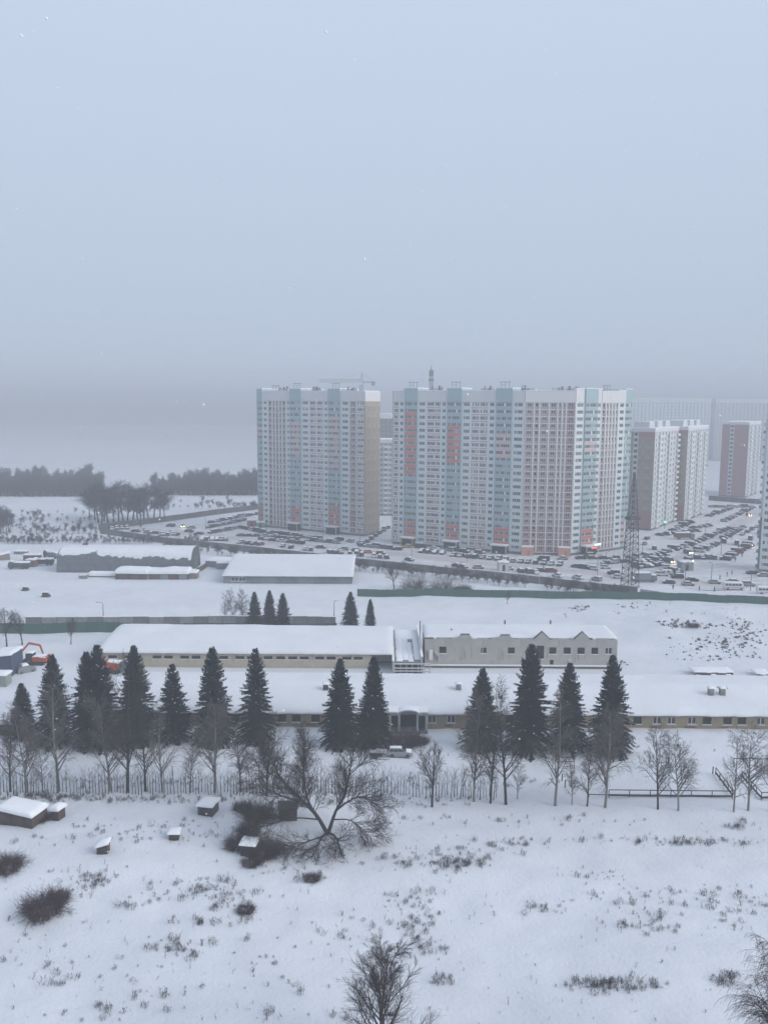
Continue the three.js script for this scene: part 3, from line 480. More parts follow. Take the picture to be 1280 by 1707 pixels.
// half-collapsed link between the cream and whitewashed buildings
{
  const Z = -193, x0 = xAt(657, 1120, Z), x1 = xAt(701, 1120, Z), x2 = xAt(717, 1125, Z), t = thing('ruined_link', 'half-collapsed link with bare snowy deck and exposed front beams between the two rear buildings', 'ruin', [0, 0, Z]);
  part(t, 'deck', new GB().box(x0, 2.5, -28, x1, 2.9, 0), CONC);
  for (let i = 0; i < 4; i++) { const a = x0 + 0.5 + i * (x1 - x0 - 0.4) / 4; part(t, 'deck_snow', snowSlab(a, a + (x1 - x0) / 4 - (i === 2 ? 0.5 : 0.12), i === 2 ? -16 : -27.6, -0.4 - (i % 2) * 1.2, 0.16, () => 2.9, 20 + i, 0.6, 0.3), PLAINSNOW); }
  part(t, 'deck_snow', snowSlab(x0 + 0.4, x1 - 0.4, -27.8, -19, 0.2, () => 2.91, 28, 0.8), PLAINSNOW);
  part(t, 'left_wall', new GB().box(x0 - 0.45, -1, -28, x0 - 0.004, 3.3, 1), RUIN); part(t, 'right_wall', new GB().box(x1 + 0.004, -1, -28, x1 + 0.5, 4.1, 0), RUIN);
  part(t, 'wall_snow', new GB().box(x0 - 0.5, 3.304, -28, x0 + 0.02, 3.5, 1.05), PLAINSNOW); part(t, 'wall_snow', new GB().box(x1 - 0.02, 4.104, -28, x1 + 0.56, 4.3, 0.05), PLAINSNOW);
  for (let i = 0; i < 7; i++) { const x = lerp(x0 + 0.1, x2 - 0.1, i / 6); part(t, 'post', new GB().box(x - 0.1, -0.5, 0.3, x + 0.1, 2.4, 0.5), RUIN); }
  for (const y of [0.7, 1.4, 2.404]) { part(t, 'beam', new GB().box(x0, y, 0.51, x2, y + 0.16, 0.66), RUIN); part(t, 'beam_snow', new GB().box(x0, y + 0.164, 0.5, x2, y + 0.26, 0.68), PLAINSNOW); }
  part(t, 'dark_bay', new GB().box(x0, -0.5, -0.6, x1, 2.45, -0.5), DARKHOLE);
  for (let i = 0; i < 2; i++) { part(t, 'fallen_beam', new GB().box(x0 + 1.6, 0.35 + i * 0.02, 3 + i * 2.2, x1 + 1 - i, 0.62, 3.3 + i * 2.2), WOOD); }
}
// whitewashed building with gables on its parapet
{
  const Z = -198, x0 = xAt(708, 1090, Z), x1 = xAt(1028, 1090, Z), h = yAt(860, 1066, Z), t = thing('whitewashed_building', 'two-storey whitewashed derelict building with small gables along its snowy roof edge', 'building', [0, 0, Z]);
  const w = [[738, 1.7, 1.6, 0], [806, 1.6, 1.5, 2], [852, 1.6, 1.5, 0], [900, 1.9, 3.2, 0], [921, 1.7, 1.6, 0], [945, 1.7, 1.6, 0], [968, 1.7, 1.6, 0], [991, 1.6, 1.6, 0], [1014, 1.7, 1.6, 1]].map(([p, a, b, k]) => [xAt(p, 1084, Z), (b > 2 ? 2.3 : 3.5), a, b, k]);
  part(t, 'wall', wallWithHoles(x0, x1, -1, h, 0.45, w), RUIN);
  for (const [x, y, a, b, k] of w) fitWindow(t, x, y, a, b, 0, k);
  for (const x of [x0, x1 - 0.4]) part(t, 'side_wall', new GB().box(x, -1, -12, x + 0.4, h, -0.452), x === x0 ? BRICK : RUIN); part(t, 'back_wall', new GB().box(x0 + 0.402, -1, -12, x1 - 0.402, h, -11.6), RUIN);
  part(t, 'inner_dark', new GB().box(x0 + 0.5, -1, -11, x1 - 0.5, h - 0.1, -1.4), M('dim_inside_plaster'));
  part(t, 'roof', new GB().box(x0 + 0.45, h - 0.08, -11.55, x1 - 0.45, h + 0.2, -0.46), CONC);
  part(t, 'roof_snow', snowSlab(x0 - 0.1, x1 + 0.1, -12.2, -0.55, 0.45, (x) => h + 0.2, 8, 0.7, 0.25), ROOFSNOW);
  for (let i = 0; i < 14; i++) { const r = R0(), a = lerp(x0, x1 - 1.5, i / 14), ww = 1 + r * 2; part(t, 'parapet_remnant', new GB().box(a, h + 0.004, -0.4, a + ww, h + 0.1 + 0.35 * R0(), 0.02), i % 3 ? RUIN : BRICK); }
  for (const [p, wd, hh, tri] of [[775, 3.8, 1.1, 0], [842, 3.8, 1.0, 0], [903, 3.9, 1.9, 1], [970, 3.9, 1.9, 1]]) { const x = xAt(p, 1060, Z); part(t, 'parapet_gable', new GB().prism(tri ? [[x - wd / 2, h + 0.004], [x + wd / 2, h + 0.004], [x, h + hh]] : [[x - wd / 2, h + 0.004], [x + wd / 2, h + 0.004], [x + wd / 2 - 0.9, h + hh], [x - wd / 2 + 0.9, h + hh]], -0.45, 0.12), RUIN);
    const e = tri ? [[x - wd / 2 - 0.1, h + 0.02], [x, h + hh + 0.02], [x + wd / 2 + 0.1, h + 0.02], [x + wd / 2 + 0.1, h + 0.16], [x, h + hh + 0.2], [x - wd / 2 - 0.1, h + 0.16]] : [[x - wd / 2 + 0.8, h + hh + 0.004], [x + wd / 2 - 0.8, h + hh + 0.004], [x + wd / 2 - 0.8, h + hh + 0.14], [x - wd / 2 + 0.8, h + hh + 0.14]]; part(t, 'gable_coping', new GB().prism(e, -0.5, 0.17), M('dark_eave')); }
  part(t, 'ledge', new GB().box(x0, 0.3, 0.004, x1, 0.6, 0.5), BRICK); part(t, 'ledge_snow', new GB().box(x0 - 0.05, 0.604, 0.004, x1 + 0.05, 0.82, 0.65), PLAINSNOW);
  { const x = xAt(718, 1095, Z); part(t, 'wall_cabinet', new GB().box(x - 0.45, 2, 0.004, x + 0.45, 4.3, 0.5), WHITE); part(t, 'hanging_duct', new GB().tube([x + 0.7, 4, 0.3], [x + 1.8, 2.9, 0.35], 0.3, 0.3, 7).tube([x + 1.8, 2.9, 0.35], [x + 1.9, 1.8, 0.35], 0.3, 0.3, 7), RUIN); part(t, 'hatch', new GB().box(xAt(916, 1110, Z), 0.9, 0.004, xAt(922, 1110, Z), 2, 0.04), DARKHOLE); }
  for (const [p, y0, y1] of [[752, 1048, 1062], [841, 1034, 1046], [917, 1034, 1046]]) { const z = y0 > 1040 ? Z - 6 : Z - 17, x = xAt(p, y1, z); const b = y0 > 1040 ? h : 0; single('flue_pipe', p === 752 ? 'black flue pipe on the whitewashed building roof, left end' : p === 841 ? 'thin dark pipe poking from snow behind the whitewashed building, above its middle' : 'stubby black pipe in the snow behind the whitewashed building gables', 'pipe', new GB().tube([0, b - 0.2, 0], [0, yAt(p, y0, z), 0], 0.22, 0.2, 7, 0, true), STEEL, [x, 0, z]); }
  const z = Z - 24, x = xAt(700, 1050, z); single('pole', 'slim wooden pole beside the ruined link deck', 'pole', new GB().tube([0, -0.5, 0], [0, yAt(700, 1035, z), 0], 0.16, 0.12, 6, 0, true), WOOD, [x, 0, z]);
}
// vents and openings on the front roof
for (const [px, py, lab] of [[764, 1146, 'boxy vent on the front roof below the ruined link'], [543, 1146, 'small dark vent on the front roof left of the ruined link'], [1184, 1153, 'left one of two boxy vents on the right part of the front roof'], [1203, 1153, 'right one of two vents on the front roof, with a wide cap']]) {
  const p = G(px, py, 5.3), cap = px === 1203, t = thing('roof_vent', lab, 'vent', [p.x, 5.1, p.z]); part(t, 'shaft', new GB().box(-0.5, -1.4, -0.5, 0.5, 0.9, 0.5), px === 543 ? RUST : CONC); part(t, 'cap', new GB().box(cap ? -0.9 : -0.6, 0.95, -0.6, cap ? 0.9 : 0.6, 1.05, 0.6), STEEL); part(t, 'snow', snowSlab(-0.6, 0.6, -0.6, 0.6, 0.25, () => 1.05, px, 0.3), PLAINSNOW);
  for (const s of [-0.4, 0.4]) part(t, 'cap_leg', new GB().box(s - 0.06, 0.9, -0.06, s + 0.06, 0.95, 0.06), STEEL);
}
for (const [a, b, py, lab] of [[1158, 1222, 1127, 'low dark broken wall edge showing through snow behind the right roof'], [1262, 1284, 1130, 'short dark broken wall edge at the far right behind the roof']]) {
  const p = G(a, py, 0.3), q = G(b, py + 1, 0.3), t = thing('broken_wall', lab, 'ruin', [p.x, 0, p.z]); part(t, 'wall', new GB().box(0, -1, -0.5, q.x - p.x, 1.15, 0), M('dark_brick', 0.07, 0.05, 0.045)); part(t, 'snow', snowSlab(-0.2, (q.x - p.x) + 0.2, -4, -0.1, 0.22, () => 1.15, a, 0.5, 0.3), PLAINSNOW);
  for (let i = 0; i < 5; i++) part(t, 'lump', new GB().box(i * (q.x - p.x) / 5, -0.3, 0.01, i * (q.x - p.x) / 5 + 1.1, 0.5 + 0.5 * R0(), 0.5 + 0.5 * R0()), i % 2 ? M('dark_brick') : PLAINSNOW);
}
// grey warehouse
{
  const Z = -291, x0 = xAt(373, 970, Z), x1 = xAt(585, 970, Z), h0 = 2.7, h1 = 5.6, dep = 25, t = thing('warehouse', 'grey sheet-metal warehouse with broad sloping snow roof', 'warehouse', [0, 0, Z]);
  const n = 17; for (let i = 0; i < n; i++) { const a = lerp(x0, x1, i / n), b = lerp(x0, x1, (i + 1) / n); if (i === 1 || i === 2) { part(t, 'wall_panel', new GB().box(a, -1, -0.3, b - 0.01, 0.8, 0).box(a, 2.1, -0.3, b - 0.01, h0, 0), SHEET); fitWindow(t, (a + b) / 2, 0.8, b - a - 0.05, 1.3, 0, 1); } else part(t, 'wall_panel', new GB().box(a, -1, -0.3, b - 0.01, h0, i % 3 === 1 ? -0.03 : 0), i % 5 < 2 ? SHEET : M('blue_grey_sheet', 0.2, 0.235, 0.26, { map: concreteMap })); }
  const side = new GB().prism([[0, -1], [dep, -1], [dep, h1], [0, h0]], -0.3, 0).geo(); side.rotateY(Math.PI / 2); side.translate(x1 + 0.3, 0, -0.3); part(t, 'gable_wall', side, M('dark_sheet', 0.12, 0.13, 0.14));
  part(t, 'back_wall', new GB().box(x0, -1, -dep, x1, h1 - 0.3, -dep + 0.3), SHEET);
  const rf = (x, z) => lerp(h0, h1, Math.min(1, Math.max(0, -z / dep))) + 0.12; const rp = new GB().prism([[-0.5, h0 - 0.06], [dep + 0.5, h1 + 0.05], [dep + 0.5, h1 + 0.16], [-0.5, h0 + 0.06]], x0 - 0.4, x1 + 0.5).geo(); rp.rotateY(Math.PI / 2); rp.scale(1, 1, 1);
  // prism runs along z; turned so that it runs along x
  const roof = new GB(); roof.quad([x0 - 0.4, h0 + 0.06, 0.5], [x1 + 0.7, h0 + 0.06, 0.5], [x1 + 0.7, h1 + 0.12, -dep - 0.4], [x0 - 0.4, h1 + 0.12, -dep - 0.4]).quad([x0 - 0.4, h0 - 0.1, 0.5], [x1 + 0.7, h0 - 0.1, 0.5], [x1 + 0.7, h0 + 0.06, 0.5], [x0 - 0.4, h0 + 0.06, 0.5]).quad([x1 + 0.7, h0 - 0.1, 0.5], [x1 + 0.7, h1 - 0.04, -dep - 0.4], [x1 + 0.7, h1 + 0.12, -dep - 0.4], [x1 + 0.7, h0 + 0.06, 0.5]);
  part(t, 'roof', roof, M('dark_sheet')); part(t, 'roof_snow', snowSlab(x0 - 0.5, x1 + 0.8, -dep - 0.5, 0.6, 0.35, rf, 12, 1.2, 0.3), ROOFSNOW);
}
// arched hangar
{
  const Z = -308, x0 = xAt(96, 950, Z), x1 = xAt(318, 950, Z), Wd = 16, Ht = 8.2, t = thing('arched_hangar', 'long grey arched hangar with ragged snow over its crown', 'hangar', [x0, 0, Z]), L = x1 - x0;
  const prof = (a) => { const s = Math.cos(a), c = Math.sin(a); return [Wd / 2 * Math.sign(s) * Math.pow(Math.abs(s), 0.62), Ht * Math.pow(Math.max(0, c), 0.85)]; };
  const surf = (a0f, a1f, lift, nx, na, u0 = 0, u1 = L) => { const pos = [], idx = [], uv = []; for (let i = 0; i <= nx; i++) { const x = lerp(u0, u1, i / nx), a0 = a0f(x), a1 = a1f(x); for (let j = 0; j <= na; j++) { const a = lerp(a0, a1, j / na), [q, y] = prof(a), k = lift * Math.sin(Math.PI * j / na) ** 0.4; pos.push(x, y * (1 + k / Ht), q * (1 + k / Wd) - Wd / 2); uv.push(x, a * 6); } } for (let i = 0; i < nx; i++) for (let j = 0; j < na; j++) { const a = i * (na + 1) + j, b = a + 1, c = a + na + 1, d = c + 1; idx.push(a, c, b, b, c, d); } const g = new THREE.BufferGeometry(); g.setAttribute('position', new THREE.Float32BufferAttribute(pos, 3)); g.setAttribute('uv', new THREE.Float32BufferAttribute(uv, 2)); g.setIndex(idx); g.computeVertexNormals(); return g; };
  part(t, 'shell', surf(() => 0, () => Math.PI, 0, 30, 28), M('hangar_sheet', 0.15, 0.17, 0.185, { map: concreteMap, roughness: 0.7 }));
  part(t, 'snow', surf((x) => 0.7 + 0.3 * (vn(x / 11, 2) - 0.5) + 0.2 * (vn(x / 2.7, 5) - 0.5) + 0.16 * (vn(x / 0.8, 9) - 0.5) + (x < L * 0.28 ? 0.16 : 0), () => Math.PI * 0.9, 0.35, 240, 22, 0.2, L + 0.15), ROOFSNOW);
  const end = []; for (let j = 0; j <= 28; j++) { const [q, y] = prof(Math.PI * j / 28); end.push([-q, y]); } const eg = new GB().prism([...end].reverse(), 0, 0.2).geo(); eg.rotateY(Math.PI / 2); eg.translate(0, 0, -Wd / 2);
  const e1 = eg.clone(); e1.translate(L + 0.01, 0, 0); part(t, 'end_wall', e1, M('hangar_end', 0.1, 0.115, 0.125, { map: concreteMap })); const e0 = eg.clone(); e0.translate(-0.21, 0, 0); part(t, 'end_wall', e0, M('hangar_end'));
  part(t, 'gate', new GB().box(L + 0.215, 0, -Wd / 2 - 3, L + 0.3, 5, -Wd / 2 + 3), M('hangar_sheet'));
  const p = new THREE.Vector3(xAt(143, 916, Z - 7), 8.9, Z - 7), c = new GB(); const r = rng(5); for (let i = 0; i < 5; i++) { const a = i * 0.42 - 1; c.quad([a, r() * 0.3, 0.5 - r() * 0.3], [a + 0.5, r() * 0.4, 0.5], [a + 0.5, 0.7 + r() * 0.5, -0.2], [a, 0.6 + r() * 0.4, -0.2], i % 2); }
  single('red_cloth', 'small crumpled red and black cloth lying on the hangar roof', 'cloth', c, [M('red_fabric', 0.45, 0.03, 0.03), M('black_fabric', 0.02, 0.01, 0.012)], p);
}
// sheds, containers and scrap round the hangar
function shed(name, label, cat, px, py, w, h, d, m, { snow = 0.35, turn = 0, pitch = 0, y = 0, roofMat } = {}) {
  const p = on(px, py), t = thing(name, label, cat, [p.x, p.y + y, p.z], turn);
  const g = new GB(); g.prism([[-w / 2, -0.8], [w / 2, -0.8], [w / 2, h + pitch], [-w / 2, h]], -d, 0); part(t, 'wall', g, m);
  part(t, 'roof', new GB().prism([[-w / 2 - 0.2, h + 0.004], [w / 2 + 0.2, h + pitch + 0.004], [w / 2 + 0.2, h + pitch + 0.12], [-w / 2 - 0.2, h + 0.12]], -d - 0.2, 0.25), roofMat ?? M('dark_eave', 0.09, 0.075, 0.06));
  if (snow) part(t, 'snow', snowSlab(-w / 2 - 0.22, w / 2 + 0.22, -d - 0.22, 0.28, snow, (x) => h + 0.12 + pitch * (x + w / 2) / w, px * 0.37, 0.35, 0.1), PLAINSNOW);
  return t;
}
const BROWN = M('brown_boards', 0.15, 0.095, 0.075, { map: concreteMap });
{ const a = shed('store_shed', 'left of two brown sheds under domed snow in front of the hangar', 'shed', 219, 966, 11, 2.5, 6, BROWN, { snow: 1.1 }); for (let i = 0; i < 8; i++) part(a, 'board', new GB().box(-5.4 + i * 1.37, 0, 0.004, -5.45 + i * 1.37 + 1.25, 2.4, 0.05), i % 3 ? BROWN : WOOD);
  const b = shed('store_shed', 'right longer shed with domed snow and open front before the hangar', 'shed', 274, 966, 17, 2.4, 6, WOOD, { snow: 1.0 }); for (let i = 0; i < 5; i++) part(b, 'bay', new GB().box(-8 + i * 3.3, 0, 0.004, -5.2 + i * 3.3, 1.8, 0.05), i % 2 ? BROWN : SHEET);
  shed('store_shed', 'small pale shed at the right corner of the hangar', 'shed', 320, 965, 3.4, 2.2, 4, M('pale_boards', 0.2, 0.16, 0.14), { snow: 0.5 });
  shed('timber_stack', 'flat pile of boards under snow left of the brown sheds', 'timber', 176, 962, 12, 0.7, 3, BROWN, { snow: 0.9 });
  const sk = G(139, 965), s = thing('metal_skip', 'open grey metal skip on the snow in front of the hangar', 'skip', [sk.x, 0, sk.z]); part(s, 'body', new GB().prism([[-1.1, -0.1], [1, -0.1], [1.7, 1.3], [-1.6, 1.1]], -1.6, 0), SHEET); part(s, 'snow', snowSlab(-1.4, 1.5, -1.5, -0.1, 0.3, () => 1.05, 4, 0.3), PLAINSNOW);
}
function wheel(parent, x, y, z, r, w) { const g = part(parent, 'wheel', new GB().tube([x, y, z], [x, y, z + w], r, r, 14, 0, true), M('tyre_rubber', 0.02, 0.02, 0.021)); part(g, 'rim', new GB().tube([x, y, z - 0.012], [x, y, z + w + 0.012], r * 0.6, r * 0.6, 10, 0, true), STEEL); return g; }
{ // old lorry and scrap at left of the hangar
  const lor = (label, px, py, turn, cab, bed) => { const p = G(px, py), t = thing('old_lorry', label, 'lorry', [p.x, 0, p.z], turn); part(t, 'cab', new GB().prism([[-4, 0.8], [-2.1, 0.8], [-2.1, 2.9], [-3.5, 2.9], [-4, 1.9]], -1.1, 1.1), cab); part(t, 'windscreen', new GB().quad([-4.02, 1.95, 0.9], [-4.02, 1.95, -0.9], [-3.56, 2.8, -0.9], [-3.56, 2.8, 0.9]), GLASS); part(t, 'bed', new GB().box(-1.9, 1, -1.2, 3.6, 2.5, 1.2), bed); part(t, 'chassis', new GB().box(-4, 0.55, -0.6, 3.6, 0.8, 0.6), RUST); part(t, 'snow', snowSlab(-1.9, 3.6, -1.2, 1.2, 0.35, () => 2.5, px, 0.4), PLAINSNOW); part(t, 'cab_snow', snowSlab(-3.5, -2.1, -1.1, 1.1, 0.25, () => 2.9, px, 0.4), PLAINSNOW); for (const x of [-3, 1.2, 2.6]) for (const z of [-1.25, 0.95]) wheel(t, x, 0.5, z, 0.5, 0.3); return t; };
  lor('dark old lorry at the left end of the scrap row', 34, 948, 0.15, M('dark_green_paint', 0.05, 0.075, 0.07), M('dark_green_paint')); lor('grey flatbed lorry parked against the hangar corner', 88, 930, -0.5, RUST, SHEET); lor('second flatbed lorry nose to the scrap beside the hangar', 74, 942, 0.25, SHEET, WOOD);
  shed('shipping_container', 'long rusty brown container in the scrap row', 'container', 53, 936, 6.2, 2.5, 2.6, M('rusty_container', 0.17, 0.09, 0.075, { map: concreteMap }), { snow: 0.25, turn: 0.05 });
  shed('shipping_container', 'tan stubby container between the two old lorries', 'container', 51, 945, 3.4, 2.6, 2.6, M('tan_container', 0.25, 0.17, 0.12, { map: concreteMap }), { snow: 0.3, turn: -0.15 });
  shed('shipping_container', 'low pale container at the back of the scrap row', 'container', 34, 924, 5, 1.2, 2.4, SHEET, { snow: 0.3 });
  shed('store_shed', 'leaning brownish shed at the left edge level with the hangar', 'shed', 6, 934, 5, 1.9, 3, M('pale_boards'), { snow: 0.5, pitch: 0.9, turn: 0.5 });
  shed('store_shed', 'long flat-roofed garage between the hangar and the warehouse', 'shed', 368, 946, 12, 2.3, 8, CONC, { snow: 0.3, turn: -0.2 });
  shed('cargo_trailer', 'grey box trailer standing by the warehouse end', 'trailer', 378, 949, 7.4, 1.7, 2.4, SHEET, { snow: 0.35, turn: 0.02, y: 0.6 });
  for (const [px, py, s, lab] of [[43, 984, 0.8, 'smaller dark machine stub in the snowfield, nearer the left edge'], [77, 995, 1, 'larger dark machine stub in the snowfield below the hangar']]) { const p = on(px, py), t = thing('machine_stub', lab, 'machine', p); part(t, 'base', new GB().prism([[-1.5 * s, -0.3], [1.5 * s, -0.3], [1 * s, 0.7 * s], [-1 * s, 0.7 * s]], -1, 0.8), RUST); part(t, 'drum', new GB().tube([-0.9 * s, 1.1 * s, 0], [0.8 * s, 1.2 * s, 0.1], 0.55 * s, 0.5 * s, 9, 0, true), M('black_metal', 0.03, 0.032, 0.034)); part(t, 'snow', snowSlab(-0.8 * s, 0.8 * s, -0.6, 0.5, 0.2, () => 1.6 * s, px, 0.3), PLAINSNOW); }
}
// ---------------------------------------------------------------- yard at the left: machines and huts
const ORANGE = M('orange_paint', 0.42, 0.085, 0.035, { roughness: 0.6 });
{
  const p = on(22, 1103), t = thing('excavator', 'orange crawler excavator with folded arm at the left edge of the yard', 'excavator', p, 0.1);
  for (const z of [-1.2, 0.7]) part(t, 'track', new GB().prism([[-2, 0.15], [-1.6, 0], [1.6, 0], [2, 0.15], [2, 0.7], [1.6, 0.9], [-1.6, 0.9], [-2, 0.7]], z, z + 0.55), M('black_metal'));
  part(t, 'body', new GB().box(-2.2, 1, -1.2, 1, 2.2, 1.2), ORANGE); part(t, 'cab', new GB().box(1.01, 1, -0.1, 2.4, 3, 1.2), ORANGE); part(t, 'cab_window', new GB().box(1.15, 1.9, 1.203, 2.25, 2.85, 1.22), GLASS);
  part(t, 'boom', new GB().prism([[1.2, 1.6], [1.5, 1.3], [3.8, 4.1], [6.2, 3.6], [6.2, 4], [3.7, 4.6]], -0.75, -0.35), ORANGE); part(t, 'stick', new GB().prism([[6, 4.1], [6.5, 3.9], [7.2, 1.4], [6.9, 1.3]], -0.7, -0.4), ORANGE); part(t, 'bucket', new GB().prism([[6.6, 1.4], [7.4, 1.3], [7.5, 0.4], [6.7, 0.1], [6.3, 0.6]], -1.1, 0), RUST); part(t, 'snow', snowSlab(-2.2, 1, -1.2, 1.2, 0.25, () => 2.2, 3, 0.4), PLAINSNOW);
  const q = on(62, 1107), u = thing('tracked_loader', 'orange tracked loader with dark cab and snow on its bonnet', 'loader', q, -0.05);
  for (const z of [-1.2, 0.7]) part(u, 'track', new GB().prism([[-2, 0.15], [-1.6, 0], [1.8, 0], [2.2, 0.15], [2.2, 0.7], [-2, 0.8]], z, z + 0.5), M('black_metal'));
  part(u, 'body', new GB().prism([[-0.6, 0.95], [2.8, 0.95], [2.9, 2.3], [-0.6, 2]], -1.2, 1.2), ORANGE); part(u, 'cab', new GB().box(-2.2, 0.95, -1, -0.61, 2.9, 1), M('black_metal')); part(u, 'snow', snowSlab(-0.5, 2.8, -1.2, 1.2, 0.3, () => 2.1, 6, 0.4), PLAINSNOW); part(u, 'cab_snow', snowSlab(-2.2, -0.6, -1, 1, 0.25, () => 2.9, 7, 0.4), PLAINSNOW); part(u, 'blade', new GB().box(-3.2, 0.1, -1.4, -2.9, 1.1, 1.4), RUST);
  const d = on(197, 1122), v = thing('tipper_truck', 'orange tipper truck half hidden by spruces at the cream wall', 'truck', d, 2.9);
  part(v, 'tipper_body', new GB().prism([[-1, 1.1], [2.4, 1.1], [3.2, 2.9], [-1, 2.6]], -1.2, 1.2), ORANGE); part(v, 'cab', new GB().prism([[-3.4, 0.9], [-1.2, 0.9], [-1.2, 3], [-2.9, 3], [-3.4, 2]], -1.2, 1.2), M('grey_cab', 0.14, 0.15, 0.16)); part(v, 'snow', snowSlab(-0.9, 2.9, -1.1, 1.1, 0.3, () => 2.7, 2, 0.4), PLAINSNOW); for (const x of [-2.4, 0.4, 1.7]) for (const z of [-1.25, 0.95]) wheel(v, x, 0.5, z, 0.5, 0.3); part(v, 'chassis', new GB().box(-3.2, 0.6, -0.6, 2.4, 0.9, 0.6), RUST);
  const r = on(44, 1120), w = thing('covered_car', 'car lying under a grey snow-dusted cover in front of the loader', 'car', r, 0.7); part(w, 'body', new GB().prism([[-2, 0], [2, 0], [2.1, 0.8], [1, 1.1], [0.4, 1.9], [-1, 1.9], [-1.9, 1.1]], -0.9, 0.9), M('grey_tarpaulin', 0.2, 0.21, 0.22)); part(w, 'snow', snowSlab(-1, 0.4, -0.9, 0.9, 0.3, () => 1.85, 5, 0.3), PLAINSNOW); for (const x of [-1.3, 1.3]) for (const z of [-0.95, 0.7]) wheel(w, x, 0.25, z, 0.33, 0.25);
  shed('store_shed', 'dark blue shed cut by the left edge, beside the excavator', 'shed', 4, 1128, 4.6, 4.6, 6, M('dark_blue_paint', 0.045, 0.065, 0.11), { snow: 0.4, pitch: 0.5 }); shed('store_shed', 'pale green hut at the left edge below the blue shed', 'shed', 1, 1145, 2.6, 2.6, 3, M('pale_green_boards', 0.22, 0.26, 0.23), { snow: 0.4 });
  shed('store_shed', 'low dark shed at the left edge behind the first spruce', 'shed', 8, 1226, 5, 2.2, 4, M('black_boards', 0.04, 0.04, 0.042), { snow: 0.3 });
}
// ---------------------------------------------------------------- garden huts in the foreground
{
  const big = shed('garden_shed', 'largest brown garden shed with thick snow roof at the left edge', 'shed', 26, 1377, 5.8, 2.3, 3.4, M('red_brown_boards', 0.11, 0.075, 0.07, { map: concreteMap }), { snow: 0.55, turn: -0.28, pitch: -0.35 });
  for (let i = 0; i < 11; i++) part(big, 'board', new GB().box(-3.08 + i * 0.56, -0.2, 0.004, -3.1 + i * 0.56 + 0.52, 2.15 - i * 0.03, 0.03 + 0.015 * (i % 3)), i % 4 ? M('red_brown_boards') : WOOD);
  const small = [[92, 1368, 1.35, 1.6, 1.5, 0.5, 'narrow wooden hut standing right beside the big garden shed'], [342, 1360, 2.3, 1.5, 2.6, 0.22, 'grey plank hut with thick snow cap, highest of the hillside huts'], [290, 1401, 1.35, 1.0, 1.4, 0.22, 'small dark box hut in the snow in mid-slope'], [171, 1424, 1.5, 1.1, 1.3, -0.3, 'small brown box hut with slanting roof, lowest on the slope'], [413, 1428, 2, 1.6, 2, 0.1, 'dark hut with rounded snow cap wrapped in brambles'], [480, 1369, 2.7, 2.0, 2.2, -0.05, 'long dark brick-coloured hut under the sprawling tree']];
  for (const [px, py, w, h, d, snow, lab] of small) { const dark = px > 400, m = dark ? M('black_boards') : px === 342 ? M('grey_planks', 0.1, 0.1, 0.1, { map: concreteMap }) : M('red_brown_boards'); const t = shed('garden_hut', lab, 'hut', px, py, w, h, d, px === 480 ? M('dull_brick', 0.075, 0.045, 0.04, { map: concreteMap }) : m, { roofMat: px > 400 ? M('black_boards') : undefined, snow: px === 480 ? 0 : Math.abs(snow) + 0.08, pitch: px === 171 ? 0.4 : px === 92 ? 0.2 : 0, turn: px === 92 ? -0.35 : px === 342 ? -0.2 : px === 413 ? -0.15 : 0.08 });
    for (let i = 0; i < 5; i++) part(t, 'board', new GB().box(-w / 2 + i * w / 5 + 0.01, -0.1, 0.004, -w / 2 + (i + 1) * w / 5 - 0.03, h - 0.08, 0.03 + (i % 2) * 0.02), i % 3 === 1 ? WOOD : m); part(t, 'door', new GB().box(-w * 0.18, -0.1, 0.056, w * 0.2, h * 0.8, 0.09), WOOD); }
  const post = on(331, 1349); single('leaning_stake', 'thin rusty stake leaning beside the grey plank hut', 'stake', new GB().tube([0, -0.4, 0], [0.5, 1.7, 0], 0.05, 0.04, 5, 0, true), RUST, post);
}
// ---------------------------------------------------------------- fences
function panelFence(name, label, pts, h, step, panelMats, post, { th = 0.12, snow = true, wob = 0.02, seed = 3 } = {}) {
  const P = pts.map((q) => q.isVector3 ? q : on(...q)), t = thing(name, label, 'fence', [P[0].x, 0, P[0].z]), r = rng(seed), cache = {};
  for (let s = 0; s < P.length - 1; s++) { const a = P[s], b = P[s + 1], L = Math.hypot(b.x - a.x, b.z - a.z), n = Math.max(1, Math.round(L / step)), w = L / n, turn = Math.atan2(-(b.z - a.z), b.x - a.x);
    for (let i = 0; i < n; i++) { const k = w.toFixed(2), hv = Math.floor(r() * 3), g = cache[k + hv] ??= new GB().box(0.05, -0.8, -th / 2, w - 0.05, h * (0.97 + 0.015 * hv), th / 2).geo(), pg = cache['p' + h] ??= new GB().box(-0.1, -0.8, -th * 0.8, 0.1, h + 0.05, th * 0.8).geo(), sg = cache['s' + k] ??= new GB().box(0.02, h + 0.004, -th * 0.9, w - 0.02, h + 0.14, th * 0.9).geo();
      const x = lerp(a.x, b.x, i / n) - P[0].x, z = lerp(a.z, b.z, i / n) - P[0].z, y = Math.max(-0.3, terrain(x + P[0].x, z + P[0].z));
      const o = part(t, 'panel', g, panelMats[Math.floor(r() * panelMats.length)]); o.position.set(x, y, z); o.rotation.y = turn + (r() - 0.5) * wob; o.rotation.x = (r() - 0.5) * wob;
      if (post) { const q = part(t, 'post', pg, post); q.position.set(x, y, z); q.rotation.y = turn; }
      if (snow && r() < 0.8) { const q = part(t, 'snow_cap', sg, PLAINSNOW); q.position.set(x, y, z); q.rotation.y = turn; } } }
  return t;
}
